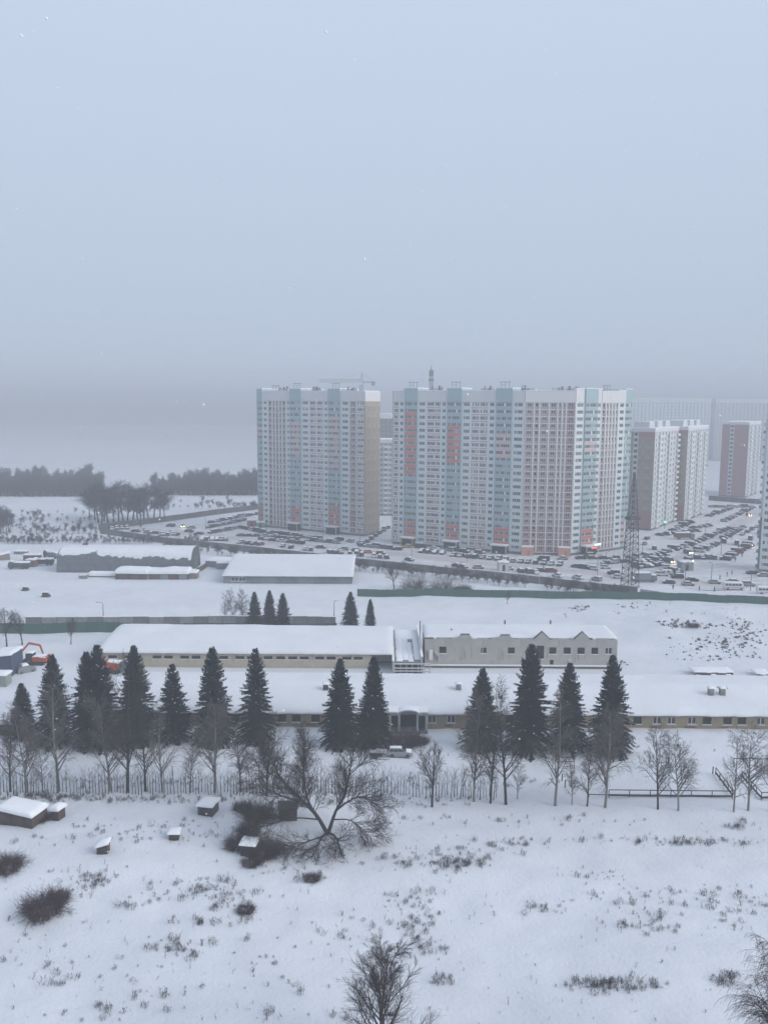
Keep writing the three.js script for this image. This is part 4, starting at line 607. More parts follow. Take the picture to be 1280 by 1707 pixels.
const GREEN = [0, 1, 2].map((k) => M('green_sheet' + k, 0.028 + k * 0.004, 0.085 + k * 0.008, 0.07 + k * 0.006, { roughness: 0.75 })), CONCS = [0, 1, 2].map((k) => M('fence_concrete' + k, 0.17 + k * 0.03, 0.16 + k * 0.028, 0.16 + k * 0.028, { map: concreteMap }));
panelFence('sheet_fence', 'long green sheet-metal fence running right behind the whitewashed building', [[596, 994], [740, 994], [850, 996], [1000, 998], [1130, 1001], [1290, 1008]], 2.5, 3, GREEN, M('green_post', 0.03, 0.07, 0.06), { snow: false, th: 0.06, seed: 8 });
panelFence('sheet_fence', 'green sheet-metal fence along the back of the left yard', [[-20, 1056], [200, 1055], [400, 1056], [562, 1056]], 2.9, 3, GREEN, M('green_post'), { snow: false, th: 0.06, seed: 9 });
panelFence('concrete_fence', 'pale concrete wall with dark gaps just behind the left green fence', [[45, 1047], [300, 1046], [560, 1046]], 3.1, 4, [M('pale_wall', 0.36, 0.36, 0.36, { map: concreteMap }), CONCS[2]], CONCS[0], { th: 0.3, seed: 10 });
panelFence('concrete_fence', 'long grey concrete fence along the near side of the car parks', [[167, 889], [270, 905], [430, 922], [600, 942], [740, 957], [860, 969], [1000, 985], [1062, 992]], 2.7, 4, CONCS, null, { snow: false, seed: 11 });
panelFence('concrete_fence', 'low pale fence between the pylon and the right green fence', [[1066, 990], [1130, 998], [1200, 1003]], 1.6, 3.5, [M('pale_wall')], null, { seed: 14 });
panelFence('concrete_fence', 'dark far fence closing off the back of the left car park', [[165, 884], [290, 868], [360, 858], [432, 849]], 3, 5, [M('dark_fence', 0.07, 0.068, 0.07), M('dark_fence2', 0.09, 0.085, 0.085)], null, { snow: false, seed: 12 });
panelFence('concrete_fence', 'dark far barrier crossing behind the right car park', [[1180, 834], [1230, 838], [1290, 842]], 3.2, 6, [M('dark_fence')], null, { snow: false, seed: 13 });
panelFence('timber_screen', 'short leaning plank screen between hangar and garage', [[318, 962], [345, 946]], 2, 2, [WOOD, BROWN], null, { snow: true, seed: 15, wob: 0.1 });
// tube railings at the right
{
  const PIPE = M('dark_pipe', 0.035, 0.035, 0.038);
  const rail = (label, a, b, h, n, two = true) => { const A = on(...a), B = on(...b), t = thing('pipe_railing', label, 'railing', [A.x, A.y, A.z]); const d = [B.x - A.x, B.y - A.y, B.z - A.z]; for (let i = 0; i <= n; i++) { const k = i / n, X = d[0] * k, Z = d[2] * k, gy = terrain(A.x + X, A.z + Z) - A.y; part(t, 'post', new GB().tube([X, gy - 0.4, Z], [X, d[1] * k + h, Z], 0.07, 0.07, 6), PIPE); } for (const q of two ? [h, h * 0.35] : [h]) part(t, 'rail', new GB().tube([0, q, 0], [d[0], d[1] + q, d[2]], q === h ? 0.075 : 0.16, q === h ? 0.075 : 0.16, 6, 0, true), PIPE); };
  rail('long dark pipe railing across the snow among the right birches', [1014, 1330], [1220, 1332], 1.35, 6); rail('thin low pipe end left of the long dark railing', [981, 1329], [1014, 1330], 0.5, 1, false); rail('slanting pipe railing running down to the long railing corner', [1192, 1292], [1220, 1330], 1.3, 4); rail('second slanting pipe railing at the far right', [1236, 1298], [1268, 1334], 1.3, 4); rail('short pipe railing at the right edge', [1268, 1334], [1300, 1333], 1.3, 2); rail('high thin pipe on posts at the right edge behind the birches', [1222, 1278], [1300, 1279], 1.5, 2, false);
  const f = on(925, 1290), t = thing('goal_frame', 'dark rectangular pipe frame standing among the birches right of the portico', 'frame', f); part(t, 'post', new GB().tube([0, -0.4, 0], [0, 3, 0], 0.07, 0.07, 6), PIPE); part(t, 'post', new GB().tube([3.2, -0.4, 0], [3.2, 3, 0], 0.07, 0.07, 6), PIPE); part(t, 'crossbar', new GB().tube([0, 3, 0], [3.2, 3, 0], 0.08, 0.08, 6), PIPE); part(t, 'crossbar', new GB().tube([0, 2.2, 0], [3.2, 2.2, 0], 0.06, 0.06, 6), PIPE);
  const st = [[936, 1302, 'short dark post left in the snow below the pipe frame'], [941, 1313, 'short dark post nearest the pipe frame foot'], [1082, 1272, 'dark fence stump left of the snow path'], [1113, 1273, 'dark fence stump nearer the snow path'], [1187, 1290, 'dark fence stump at the top of the slanting railing']]; for (const [px, py, lab] of st) single('post_stump', lab, 'post', new GB().tube([0, -0.4, 0], [0.05, 1.3, 0], 0.1, 0.09, 6, 0, true), PIPE, on(px, py));
}
// ---------------------------------------------------------------- rubble on the right slope
{
  const r = rng(21), RB = [M('rubble_dark', 0.08, 0.075, 0.075), M('rubble_grey', 0.2, 0.19, 0.19), M('rubble_brown', 0.14, 0.1, 0.085)], root = new THREE.Group(); root.name = 'rubble'; root.userData = { label: 'scattered rubble lumps half buried in snow on the right slope', category: 'rubble', kind: 'stuff' };
  const geo = new THREE.IcosahedronGeometry(1, 0); const zones = [[1155, 1045, 60, 12, 60], [1230, 1060, 50, 45, 150], [960, 1015, 25, 6, 25], [1180, 1080, 90, 25, 80], [1120, 1040, 30, 8, 30], [1060, 1010, 40, 8, 16], [1010, 1105, 70, 8, 25], [580, 1107, 20, 5, 14]];
  const list = []; for (const [cx, cy, sx, sy, n] of zones) for (let i = 0; i < n; i++) { const px = cx + sx * (r() + r() - 1), py = cy + sy * (r() + r() - 1), p = on(px, py), s = 0.15 + 0.5 * r() * r(); list.push([p, s, r()]); }
  const im = new THREE.InstancedMesh(geo, M('rubble_mixed', 1, 1, 1), list.length), m = new THREE.Matrix4(), q = new THREE.Quaternion(), e = new THREE.Euler();
  list.forEach(([p, s, c], i) => { e.set(r() * 6, r() * 6, r() * 6); q.setFromEuler(e); m.compose(new THREE.Vector3(p.x, p.y + s * 0.15, p.z), q, new THREE.Vector3(s * (0.8 + r()), s * 0.7, s * (0.7 + r() * 0.6))); im.setMatrixAt(i, m); im.setColorAt(i, RB[Math.floor(c * 3)].color); });
  im.name = 'rubble'; im.userData = root.userData; im.castShadow = im.receiveShadow = true; scene.add(im);
}
// ---------------------------------------------------------------- trees
const V = (x, y, z) => [x, y, z], add = (a, b, k = 1) => [a[0] + b[0] * k, a[1] + b[1] * k, a[2] + b[2] * k], nrm = (a) => { const l = Math.hypot(...a) || 1; return [a[0] / l, a[1] / l, a[2] / l]; };
function bend(d, r, amt) { return nrm([d[0] + (r() - 0.5) * amt, d[1] + (r() - 0.5) * amt, d[2] + (r() - 0.5) * amt]); }
function side(d, r, ang) { // direction at an angle to d, random azimuth
  const up = Math.abs(d[1]) > 0.9 ? [1, 0, 0] : [0, 1, 0]; const u = nrm([up[1] * d[2] - up[2] * d[1], up[2] * d[0] - up[0] * d[2], up[0] * d[1] - up[1] * d[0]]), v = [d[1] * u[2] - d[2] * u[1], d[2] * u[0] - d[0] * u[2], d[0] * u[1] - d[1] * u[0]], az = r() * 6.283, c = Math.cos(ang), s = Math.sin(ang);
  return nrm([d[0] * c + (u[0] * Math.cos(az) + v[0] * Math.sin(az)) * s, d[1] * c + (u[1] * Math.cos(az) + v[1] * Math.sin(az)) * s, d[2] * c + (u[2] * Math.cos(az) + v[2] * Math.sin(az)) * s]);
}
// cfg per level: {n children, ang, len factor, seg, wig, grav}
function grow(gb, p, d, len, r0, lev, L, r, m) {
  const c = L[lev], seg = c.seg, pts = [[p, d, r0]]; const tip = c.tip ?? r0 * 0.35;
  for (let i = 0; i < seg; i++) { d = bend(d, r, c.wig); d = nrm([d[0], d[1] + (c.grav ?? 0) * (c.late ? i / seg : 1), d[2]]); const q = add(p, d, len / seg), ra = lerp(r0, tip, i / seg), rb = lerp(r0, tip, (i + 1) / seg); gb.tube(p, q, ra, rb, ra > 0.06 ? 6 : ra > 0.03 ? 4 : 3, m(lev)); p = q; pts.push([p, d, rb]); }
  const nx = L[lev + 1]; if (!nx) return;
  const n = Math.round(nx.n * (0.8 + 0.4 * r()));
  for (let k = 0; k < n; k++) { const t = lerp(nx.from ?? 0.2, 1, (k + r() * 0.8) / n), f = Math.min(seg - 1e-6, t * seg), i = Math.floor(f), a = pts[i], b = pts[i + 1], q = add(a[0], [b[0][0] - a[0][0], b[0][1] - a[0][1], b[0][2] - a[0][2]], f - i); const dd = side(b[1], r, nx.ang * (0.75 + 0.5 * r())); if (nx.up) dd[1] = Math.abs(dd[1]) * 0.6 + nx.up; grow(gb, q, nrm(dd), len * nx.len * (nx.taper ? lerp(1, nx.taper, t) : 1) * (0.7 + 0.6 * r()), Math.min(b[2] * 0.75, nx.r ?? b[2] * 0.6), lev + 1, L, r, m); }
}
function bareTree({ seed, H, r, L, trunkMat = BARK, twigMat = TWIG, lean = 0.03 }) {
  const R = rng(seed), gb = new GB(); grow(gb, [0, -0.4, 0], nrm([(R() - 0.5) * lean * 2, 1, (R() - 0.5) * lean * 2]), H, r, 0, L, R, (lev) => lev === 0 ? 0 : 1);
  const tr = new GB(), cr = new GB(); tr.t[0] = gb.t[0]; cr.t[0] = gb.t[1]; return { trunk: tr.geo(), crown: cr.geo(), trunkMat, twigMat };
}
const birchCfg = (k = 1, droop = -0.06) => [{ seg: 9, wig: 0.1, tip: 0.02 }, { n: 28 * k, ang: 0.8, len: 0.4, taper: 0.35, seg: 5, wig: 0.18, grav: 0.06, from: 0.2, tip: 0.016 }, { n: 9 * k, ang: 0.65, len: 0.44, taper: 0.5, seg: 3, wig: 0.25, grav: droop, tip: 0.012, r: 0.024 }, { n: 6.5 * k, ang: 0.6, len: 0.5, seg: 2, wig: 0.3, grav: droop * 3, tip: 0.009, r: 0.014 }];
const roundCfg = (k = 1) => [{ seg: 6, wig: 0.16, tip: 0.05 }, { n: 13 * k, ang: 0.7, len: 0.62, taper: 0.55, seg: 5, wig: 0.25, grav: 0.1, from: 0.28, tip: 0.018 }, { n: 12 * k, ang: 0.6, len: 0.42, taper: 0.5, seg: 3, wig: 0.3, grav: 0.05, tip: 0.014, r: 0.035 }, { n: 8 * k, ang: 0.6, len: 0.5, seg: 2, wig: 0.35, tip: 0.01, r: 0.016 }];
const sapCfg = [{ seg: 5, wig: 0.12, tip: 0.012 }, { n: 11, ang: 0.55, len: 0.24, seg: 3, wig: 0.25, grav: 0.1, from: 0.3, tip: 0.008, r: 0.016 }, { n: 4, ang: 0.5, len: 0.5, seg: 1, wig: 0.3, tip: 0.006, r: 0.009 }];
const birches = [1, 2, 3, 4, 5].map((k) => bareTree({ seed: 100 + k, H: 12, r: 0.17, L: birchCfg(k === 3 ? 1.15 : 0.95), trunkMat: k % 2 ? M('dull_birch', 0.2, 0.19, 0.18, { specularIntensity: 0 }) : BARK, twigMat: k % 2 ? M('grey_twigs', 0.12, 0.105, 0.1, { specularIntensity: 0 }) : TWIG }));
const rounds = [1, 2, 3].map((k) => bareTree({ seed: 200 + k, H: 8, r: 0.2, L: roundCfg(0.95) }));
const sapl = [1, 2, 3, 4].map((k) => bareTree({ seed: 300 + k, H: 4, r: 0.075, L: sapCfg, twigMat: TWIG }));
const protos = new Map();
function plant(kind, name, label, t, p, H0, H, turn, group, wide = 1) {
  const s = H / H0, o = new THREE.Group(); o.name = numbered(name); o.userData = { label, category: kind }; if (group) o.userData.group = group; o.position.set(p.x, p.y, p.z); o.rotation.y = turn; o.scale.set(s * wide, s, s * wide);
  part(o, 'trunk', t.trunk, t.trunkMat); part(o, 'crown', t.crown, t.twigMat); scene.add(o); return o;
}
const hgt = (px, pt, p) => yAt(px, pt, p.z) - p.y;
{ // row of birches and other bare trees before the long building
  const row = [[18, 1320, 1185, 1, 'first'], [46, 1321, 1180, 2, 'second'], [72, 1321, 1235, 4, 'third, crooked,'], [99, 1321, 1140, 0, 'fourth, tall,'], [185, 1319, 1165, 2, 'fifth'], [213, 1321, 1115, 1, 'sixth, pale-limbed,'], [244, 1319, 1185, 3, 'seventh'], [271, 1321, 1190, 0, 'eighth'], [318, 1321, 1225, 4, 'ninth, thin,'], [358, 1321, 1165, 2, 'tenth'], [402, 1320, 1215, 3, 'eleventh, thin,'], [445, 1326, 1190, 1, 'twelfth']];
  const ord = ['first', 'second', 'third', 'fourth', 'fifth', 'sixth', 'seventh', 'eighth', 'ninth', 'tenth', 'eleventh', 'twelfth'];
  row.forEach(([px, b, t, v], i) => { const p = on(px, b); plant('tree', 'bare_tree', `bare leafless tree, ${ord[i]} from the left edge, in front of the left spruces`, birches[v], p, 12, hgt(px, t, p), i * 1.7, 'bare trees in front of the long building', 1.0); });
  const right = [[505, 1322, 1215, 3, 'b', 'thin birch rising through the crown of the sprawling tree'], [720, 1345, 1215, 0, 'r', 'round-crowned bare tree standing alone just right of the parked car'], [790, 1336, 1170, 2, 'b', 'slim birch under the first spruce right of the portico, left of a pair'], [817, 1339, 1185, 3, 'b', 'slim birch under the first spruce right of the portico, right of a pair'], [843, 1341, 1150, 1, 'b', 'pale birch rising in front of the tallest spruce'], [862, 1332, 1270, 4, 'b', 'small birch at the foot of the tallest spruce'], [925, 1343, 1160, 0, 'b', 'stout birch just right of the tallest spruce, by the pipe frame'], [953, 1341, 1265, 4, 'b', 'small birch between the pipe frame and the railing end'], [978, 1344, 1235, 3, 'b', 'birch at the left end of the long pipe railing'], [1008, 1346, 1175, 2, 'b', 'dark birch in front of the rightmost spruce'], [1096, 1349, 1215, 1, 'b', 'wide birch in the middle of the long pipe railing'], [1130, 1351, 1225, 2, 'b', 'lighter birch right of the middle of the long railing'], [1222, 1353, 1225, 0, 'b', 'birch standing at the railing corner on the right'], [1246, 1351, 1205, 4, 'b', 'thin twin-stemmed birch between the two slanting railings'], [1283, 1352, 1230, 3, 'b', 'birch cut by the right edge at the end of the row']];
  right.forEach(([px, b, t, v, k, lab], i) => { const p = on(px, b), h = hgt(px, t, p), rd = k === 'r'; plant('tree', rd ? 'bare_tree' : 'birch_tree', lab, rd ? rounds[v % 3] : birches[v], p, rd ? 11.5 : 12, h, i * 2.3 + 0.4, 'bare trees in front of the long building', rd ? 0.95 : 0.95); });
  const back = [[12, 1078, 1000, 0, 'spreading bare tree at the left edge before the green fence'], [38, 1075, 1005, 1, 'second spreading bare tree near the left edge before the green fence'], [119, 1074, 1022, 2, 'small bare tree before the left green fence, above the spruces'], [377, 1038, 990, 0, 'left slender bare tree beside the rear spruce trio'], [390, 1040, 985, 1, 'middle slender bare tree beside the rear spruce trio'], [404, 1042, 986, 2, 'right bare tree touching the rear spruce trio'], [657, 982, 932, 1, 'broad bare tree in the scrub behind the green fence'], [845, 1007, 982, 2, 'small bare sapling tree in front of the right green fence']];
  back.forEach(([px, b, t, v, lab], i) => { const p = on(px, b), thin = px > 370 && px < 410; plant('tree', 'bare_tree', lab, thin ? birches[v] : rounds[v], p, thin ? 12 : 11.5, hgt(px, t, p), i * 1.1, undefined, px === 657 ? 1.35 : 1.0); });
  // sapling hedge
  const r = rng(77); let n = 0; const ordS = (k) => k;
  const hedge = []; for (let px = -2; px < 830; px += 4.0 + r() * 2.4) { if (px > 455 && px < 480) continue; hedge.push([px, 1323 + (px > 600 ? 8 * (px - 600) / 230 : 0) + (r() - 0.5) * 7]); }
  const W1 = ['', 'first', 'second', 'third', 'fourth', 'fifth', 'sixth', 'seventh', 'eighth', 'ninth', 'tenth', 'eleventh', 'twelfth', 'thirteenth', 'fourteenth', 'fifteenth', 'sixteenth', 'seventeenth', 'eighteenth', 'nineteenth', 'twentieth'], nth = (k) => k <= 20 ? W1[k] : k < 30 ? 'twenty-' + W1[k - 20] : k === 30 ? 'thirtieth' : 'thirty-' + W1[k - 30], cnt = {};
  hedge.forEach(([px, py]) => { const p = on(px, py), H = 2.6 + r() * 2.4; let lab = px < 160 ? 'thin bare sapling in the hedge row below the leftmost spruces' : px < 330 ? 'thin bare sapling in the hedge row left of the highest hut' : px < 455 ? 'thin bare sapling in the hedge row right of the highest hut' : px < 640 ? 'thin bare sapling in the hedge row behind the sprawling tree' : 'thin bare sapling in the hedge row right of the parked car'; const grp = px < 160 ? 'leftmost hedge saplings' : px < 330 ? 'hedge saplings left of the highest hut' : px < 455 ? 'hedge saplings right of the highest hut' : px < 640 ? 'hedge saplings behind the sprawling tree' : 'hedge saplings below the parked car'; cnt[grp] = (cnt[grp] ?? 0) + 1; plant('sapling', 'bare_sapling', lab.replace('thin bare sapling', 'thin bare sapling, ' + nth(cnt[grp]) + ' from left'), sapl[Math.floor(r() * 4)], p, 4, H, r() * 6, grp); });
}
// sprawling tree
{
  const p = on(545, 1392), t = thing('sprawling_tree', 'huge sprawling bare tree with splayed limbs in the middle of the slope', 'tree', p), R = rng(9), tr = new GB(), cr = new GB(), gb = new GB();
  const sub = [{}, { n: 9, ang: 0.62, len: 0.42, taper: 0.75, seg: 5, wig: 0.32, grav: 0.05, from: 0.25, tip: 0.03 }, { n: 7, ang: 0.6, len: 0.5, taper: 0.7, seg: 4, wig: 0.35, grav: 0.04, tip: 0.016, r: 0.07 }, { n: 6, ang: 0.6, len: 0.5, seg: 3, wig: 0.4, grav: 0.02, tip: 0.011, r: 0.028 }, { n: 3.4, ang: 0.6, len: 0.55, seg: 2, wig: 0.4, tip: 0.008, r: 0.013 }];
  const W = (px, py, dz) => { const z = p.z + dz; return [xAt(px, py, z) - p.x, yAt(px, py, z) - p.y, dz]; };
  const limbs = [[[546, 1390, 0, 0.5], [528, 1360, 0.5, 0.42], [505, 1335, 0.5, 0.36], [470, 1300, 0, 0.24], [452, 1262, 0, 0.1]], [[547, 1390, 0, 0.48], [560, 1352, -1, 0.34], [575, 1325, -1.5, 0.28], [582, 1290, -2, 0.17], [592, 1240, -2, 0.07]], [[528, 1362, 0.5, 0.34], [512, 1330, -2, 0.26], [506, 1285, -3, 0.16], [510, 1235, -3, 0.07]], [[505, 1335, 0.5, 0.26], [478, 1330, 2, 0.2], [452, 1318, 3, 0.12], [425, 1308, 3, 0.06]], [[530, 1366, 0.5, 0.2], [490, 1364, 3, 0.15], [450, 1375, 4, 0.1], [425, 1382, 4, 0.05]], [[562, 1350, -1, 0.24], [582, 1335, 0, 0.19], [605, 1328, 1, 0.12], [632, 1345, 2, 0.06]], [[556, 1366, 0, 0.17], [585, 1368, 2, 0.13], [605, 1385, 3, 0.08], [620, 1398, 3.4, 0.04]], [[548, 1388, 0.3, 0.3], [560, 1396, 3, 0.22], [566, 1412, 5, 0.13], [572, 1440, 6, 0.06]], [[544, 1388, 0.3, 0.3], [534, 1400, 3.5, 0.2], [522, 1425, 6, 0.12], [510, 1442, 7, 0.05]], [[540, 1394, 1, 0.2], [515, 1402, 4, 0.14], [492, 1412, 5, 0.08], [478, 1420, 5.5, 0.04]], [[582, 1292, -2, 0.16], [605, 1270, -2, 0.1], [622, 1245, -2, 0.05]], [[470, 1300, 0, 0.2], [445, 1285, 1, 0.12], [432, 1262, 1, 0.05]]];
  const V3 = (a) => new THREE.Vector3(...a);
  for (const l of limbs) { const c = new THREE.CatmullRomCurve3(l.map(([a, b, dz]) => V3(W(a, b, dz)))), n = 12, rad = (u) => { const f = u * (l.length - 1), i = Math.min(l.length - 2, Math.floor(f)); return lerp(l[i][3], l[i + 1][3], f - i) * 0.62; }; const len = c.getLength();
    for (let i = 0; i < n; i++) { const a = c.getPoint(i / n).toArray(), b = c.getPoint((i + 1) / n).toArray(); tr.tube(a, b, rad(i / n), rad((i + 1) / n), 7); }
    const nb = Math.round(13 + len * 1.8); for (let k = 0; k < nb; k++) { const u = lerp(0.28, 1, (k + R()) / nb), q = c.getPoint(Math.min(1, u)).toArray(), d = c.getTangent(Math.min(1, u)).toArray(); const dd = side(d, R, 0.75 * (0.6 + 0.7 * R())); grow(cr, q, dd, (2.2 + 2.2 * R()) * (1.2 - 0.35 * u), Math.min(0.06, rad(u) * 0.6), 1, [{}, { seg: 5, wig: 0.32, grav: 0.04, tip: 0.018 }, { n: 9, ang: 0.6, len: 0.5, taper: 0.7, seg: 3, wig: 0.35, grav: 0.02, tip: 0.015, r: 0.03 }, { n: 5.5, ang: 0.6, len: 0.55, seg: 2, wig: 0.4, tip: 0.01, r: 0.016 }], R, () => 0); } }
  part(t, 'trunk', tr, BARK); part(t, 'crown', cr, TWIG);
}
// two birches close to the camera, cut by the lower edge
{
  const cfg = [{ seg: 10, wig: 0.08, tip: 0.02 }, { n: 50, ang: 0.75, len: 0.44, taper: 0.3, seg: 6, wig: 0.16, grav: 0.08, from: 0.2, tip: 0.014 }, { n: 15, ang: 0.6, len: 0.36, taper: 0.5, seg: 4, wig: 0.25, grav: 0.0, tip: 0.008, r: 0.02 }, { n: 11, ang: 0.55, len: 0.5, seg: 2, wig: 0.3, grav: -0.08, tip: 0.005, r: 0.008 }];
  const b1 = bareTree({ seed: 61, H: 13.2, r: 0.2, L: cfg, trunkMat: BARK }), p1 = on(635, 1800); plant('tree', 'birch_tree', 'dense bare birch whose top rises at the bottom middle of the view', b1, p1, 13.2, hgt(637, 1578, p1), 0.8, undefined, 1.25);
  const cfg2 = [{ seg: 10, wig: 0.1, tip: 0.02 }, { n: 40, ang: 0.9, len: 0.36, taper: 0.4, seg: 6, wig: 0.2, grav: 0.05, from: 0.25, tip: 0.014 }, { n: 10, ang: 0.6, len: 0.36, seg: 4, wig: 0.22, grav: -0.25, tip: 0.009, r: 0.022 }, { n: 7, ang: 0.5, len: 0.8, seg: 3, wig: 0.2, grav: -0.55, tip: 0.006, r: 0.011 }];
  const b2 = bareTree({ seed: 62, H: 16, r: 0.22, L: cfg2, trunkMat: BARK }), p2 = on(1300, 1880); plant('tree', 'birch_tree', 'weeping bare birch with hanging twigs at the lower right edge', b2, p2, 16, hgt(1275, 1585, p2), 2.2, undefined, 1.3);
}
// spruces
const NEEDLE = M('spruce_needles', 0.008, 0.012, 0.0125, { roughness: 1, specularIntensity: 0 });
function spruceShape(seed, H, Rb, gap = 1) {
  const R = rng(seed), tr = new GB(), cr = new GB(), sn = new GB(); tr.tube([0, -0.5, 0], [0, H * 0.6, 0], 0.24, 0.12, 7).tube([0, H * 0.6, 0], [0, H, 0], 0.12, 0.015, 5);
  for (let y = H * 0.085; y < H * 0.985; ) {
    const t = y / H, prof = Math.pow(1 - t, 0.82) * (t < 0.2 ? lerp(0.82, 1, t / 0.2) : 1), nb = Math.max(4, Math.round(lerp(11, 5, t))), a0 = R() * 6.28;
    for (let k = 0; k < nb; k++) {
      const az = a0 + k / nb * 6.283 + (R() - 0.5) * 0.5, len = Rb * prof * (0.66 + 0.5 * R()) + 0.16, ca = Math.cos(az), sa = Math.sin(az), n = Math.max(3, Math.round(len / 0.3)), y0 = y + (R() - 0.5) * 0.3;
      const rise = lerp(-0.1, 0.75, t), sag = lerp(0.55, 0.12, t); const P = (u) => [ca * len * u, y0 + len * (rise * u - sag * u * u * 1.2 + 0.18 * u * u * u), sa * len * u];
      for (let i = 0; i < n; i++) { const u = (i + 0.6) / n, p = P(u), q = P(Math.min(1.08, u + 1.15 / n)); const w = (0.16 + 0.46 * Math.sin(Math.PI * Math.min(1, u * 0.9 + 0.1)) * Math.min(1, len / 2)) * (0.7 + 0.6 * R());
        for (const s of [-1, 1]) { for (let j = 0; j < 2; j++) { const ww = w * (0.65 + 0.7 * R()), dx = -sa * s * ww, dz = ca * s * ww, dr = -0.2 * ww - 0.16 * R(), f = 0.3 + 0.5 * R(); const tip = [p[0] + dx + ca * ww * f, p[1] + dr, p[2] + dz + sa * ww * f]; const b = lerp(0.05, 0.13, R()); cr.tri([p[0] - ca * b, p[1] + 0.03, p[2] - sa * b], [p[0] + ca * b * 2, p[1] - 0.02, p[2] + sa * b * 2], tip).tri([p[0], p[1] + 0.04, p[2]], [p[0] + ca * 0.1, p[1] - 0.22 - 0.2 * R(), p[2] + sa * 0.1], tip); } }
        cr.tri(p, [q[0] - sa * 0.09, q[1], q[2] + ca * 0.09], [q[0] + sa * 0.09, q[1], q[2] - ca * 0.09]);
        if (R() < 0.022 * gap) { const s = 0.08 + 0.2 * R() * R(); sn.tri([p[0] - sa * s, p[1] + 0.09, p[2] + ca * s], [p[0] + sa * s, p[1] + 0.09, p[2] - ca * s], [p[0] + ca * s * 2, p[1] + 0.04, p[2] + sa * s * 2]).tri([p[0] - sa * s, p[1] + 0.09, p[2] + ca * s], [p[0] - ca * s * 1.6, p[1] + 0.1, p[2] - sa * s * 1.6], [p[0] + sa * s, p[1] + 0.09, p[2] - ca * s]); } }
    }
    y += lerp(0.52, 0.34, t) * (0.85 + 0.3 * R()) * gap;
  }
  return { tr: tr.geo(), cr: cr.geo(), sn: sn.geo() };
}
{
  const S = [spruceShape(401, 18, 5.6), spruceShape(402, 18, 4.9), spruceShape(403, 18, 6.4), spruceShape(404, 18, 5.2, 1.45)];
  const sp = [[40, 1228, 1138, 1, 1.25, 'shortest dark spruce at the far left of the front row'], [93, 1238, 1090, 0, 0.92, 'second spruce from the left in the front row'], [150, 1240, 1085, 2, 0.8, 'broad spruce with double top, third from the left'], [168, 1243, 1074, 0, 0.95, 'taller half of the double spruce, third from the left'], [228, 1238, 1075, 0, 0.9, 'spruce behind the pale-limbed tree, fourth from the left'], [290, 1235, 1106, 3, 1.1, 'thin see-through spruce, fifth from the left'], [357, 1240, 1077, 1, 0.96, 'narrow dense spruce below the middle of the cream wall'], [428, 1234, 1080, 3, 0.95, 'open-branched spruce, seventh from the left'], [567, 1243, 1097, 0, 0.95, 'dense spruce second left of the portico'], [622, 1240, 1094, 1, 0.95, 'spruce standing immediately left of the portico'], [802, 1247, 1113, 0, 1.0, 'first spruce right of the portico'], [881, 1250, 1072, 2, 0.8, 'tallest spruce right of the portico'], [945, 1246, 1104, 0, 0.98, 'spruce with brown twigs before it, third right of the portico'], [1015, 1253, 1091, 0, 0.92, 'rightmost spruce of the front row'],
    [425, 1057, 986, 0, 0.95, 'left spruce of the rear trio by the green fence'], [450, 1056, 983, 1, 0.95, 'middle spruce of the rear trio by the green fence'], [472, 1057, 988, 2, 0.9, 'right spruce of the rear trio by the green fence'], [584, 1058, 986, 0, 1.0, 'larger of two rear spruces at the end of the green fence'], [617, 1058, 998, 1, 0.9, 'smaller of two rear spruces at the end of the green fence']];
  sp.forEach(([px, b, t, v, w, lab], i) => { const p = on(px, b), H = hgt(px, t, p), s = H / 18, o = thing('spruce_tree', lab, 'spruce', p, i * 1.37, i < 14 ? 'front row of spruces' : 'rear spruces'); o.scale.set(s * w, s, s * w); part(o, 'trunk', S[v].tr, BARK); part(o, 'crown', S[v].cr, NEEDLE); part(o, 'snow', S[v].sn, PLAINSNOW); });
}
// shrubs: rounded bramble heaps of thin stems
function shrubShape(seed, n, R0_, H, m = 1) { const R = rng(seed), gb = new GB(); for (let i = 0; i < n; i++) { const a = R() * 6.28, q = Math.sqrt(R()) * R0_ * 0.75, b = [Math.cos(a) * q, -0.15, Math.sin(a) * q]; grow(gb, b, nrm([Math.cos(a) * 0.5 + (R() - 0.5), 1.1, Math.sin(a) * 0.5 + (R() - 0.5)]), H * (0.35 + 0.65 * R()), 0.018, 0, [{ seg: 3, wig: 0.7, grav: -0.1, tip: 0.009 }, { n: 7 * m, ang: 0.8, len: 0.5, seg: 2, wig: 0.5, grav: -0.08, from: 0.2, tip: 0.007, r: 0.011 }], R, () => 0); } return gb.geo(); }
const SHRUB = M('purple_brown_stems', 0.075, 0.05, 0.052, { specularIntensity: 0 }), SHRUBG = [shrubShape(1, 330, 1.6, 1.7), shrubShape(2, 240, 1.4, 1.3), shrubShape(3, 90, 1.3, 2.2)];
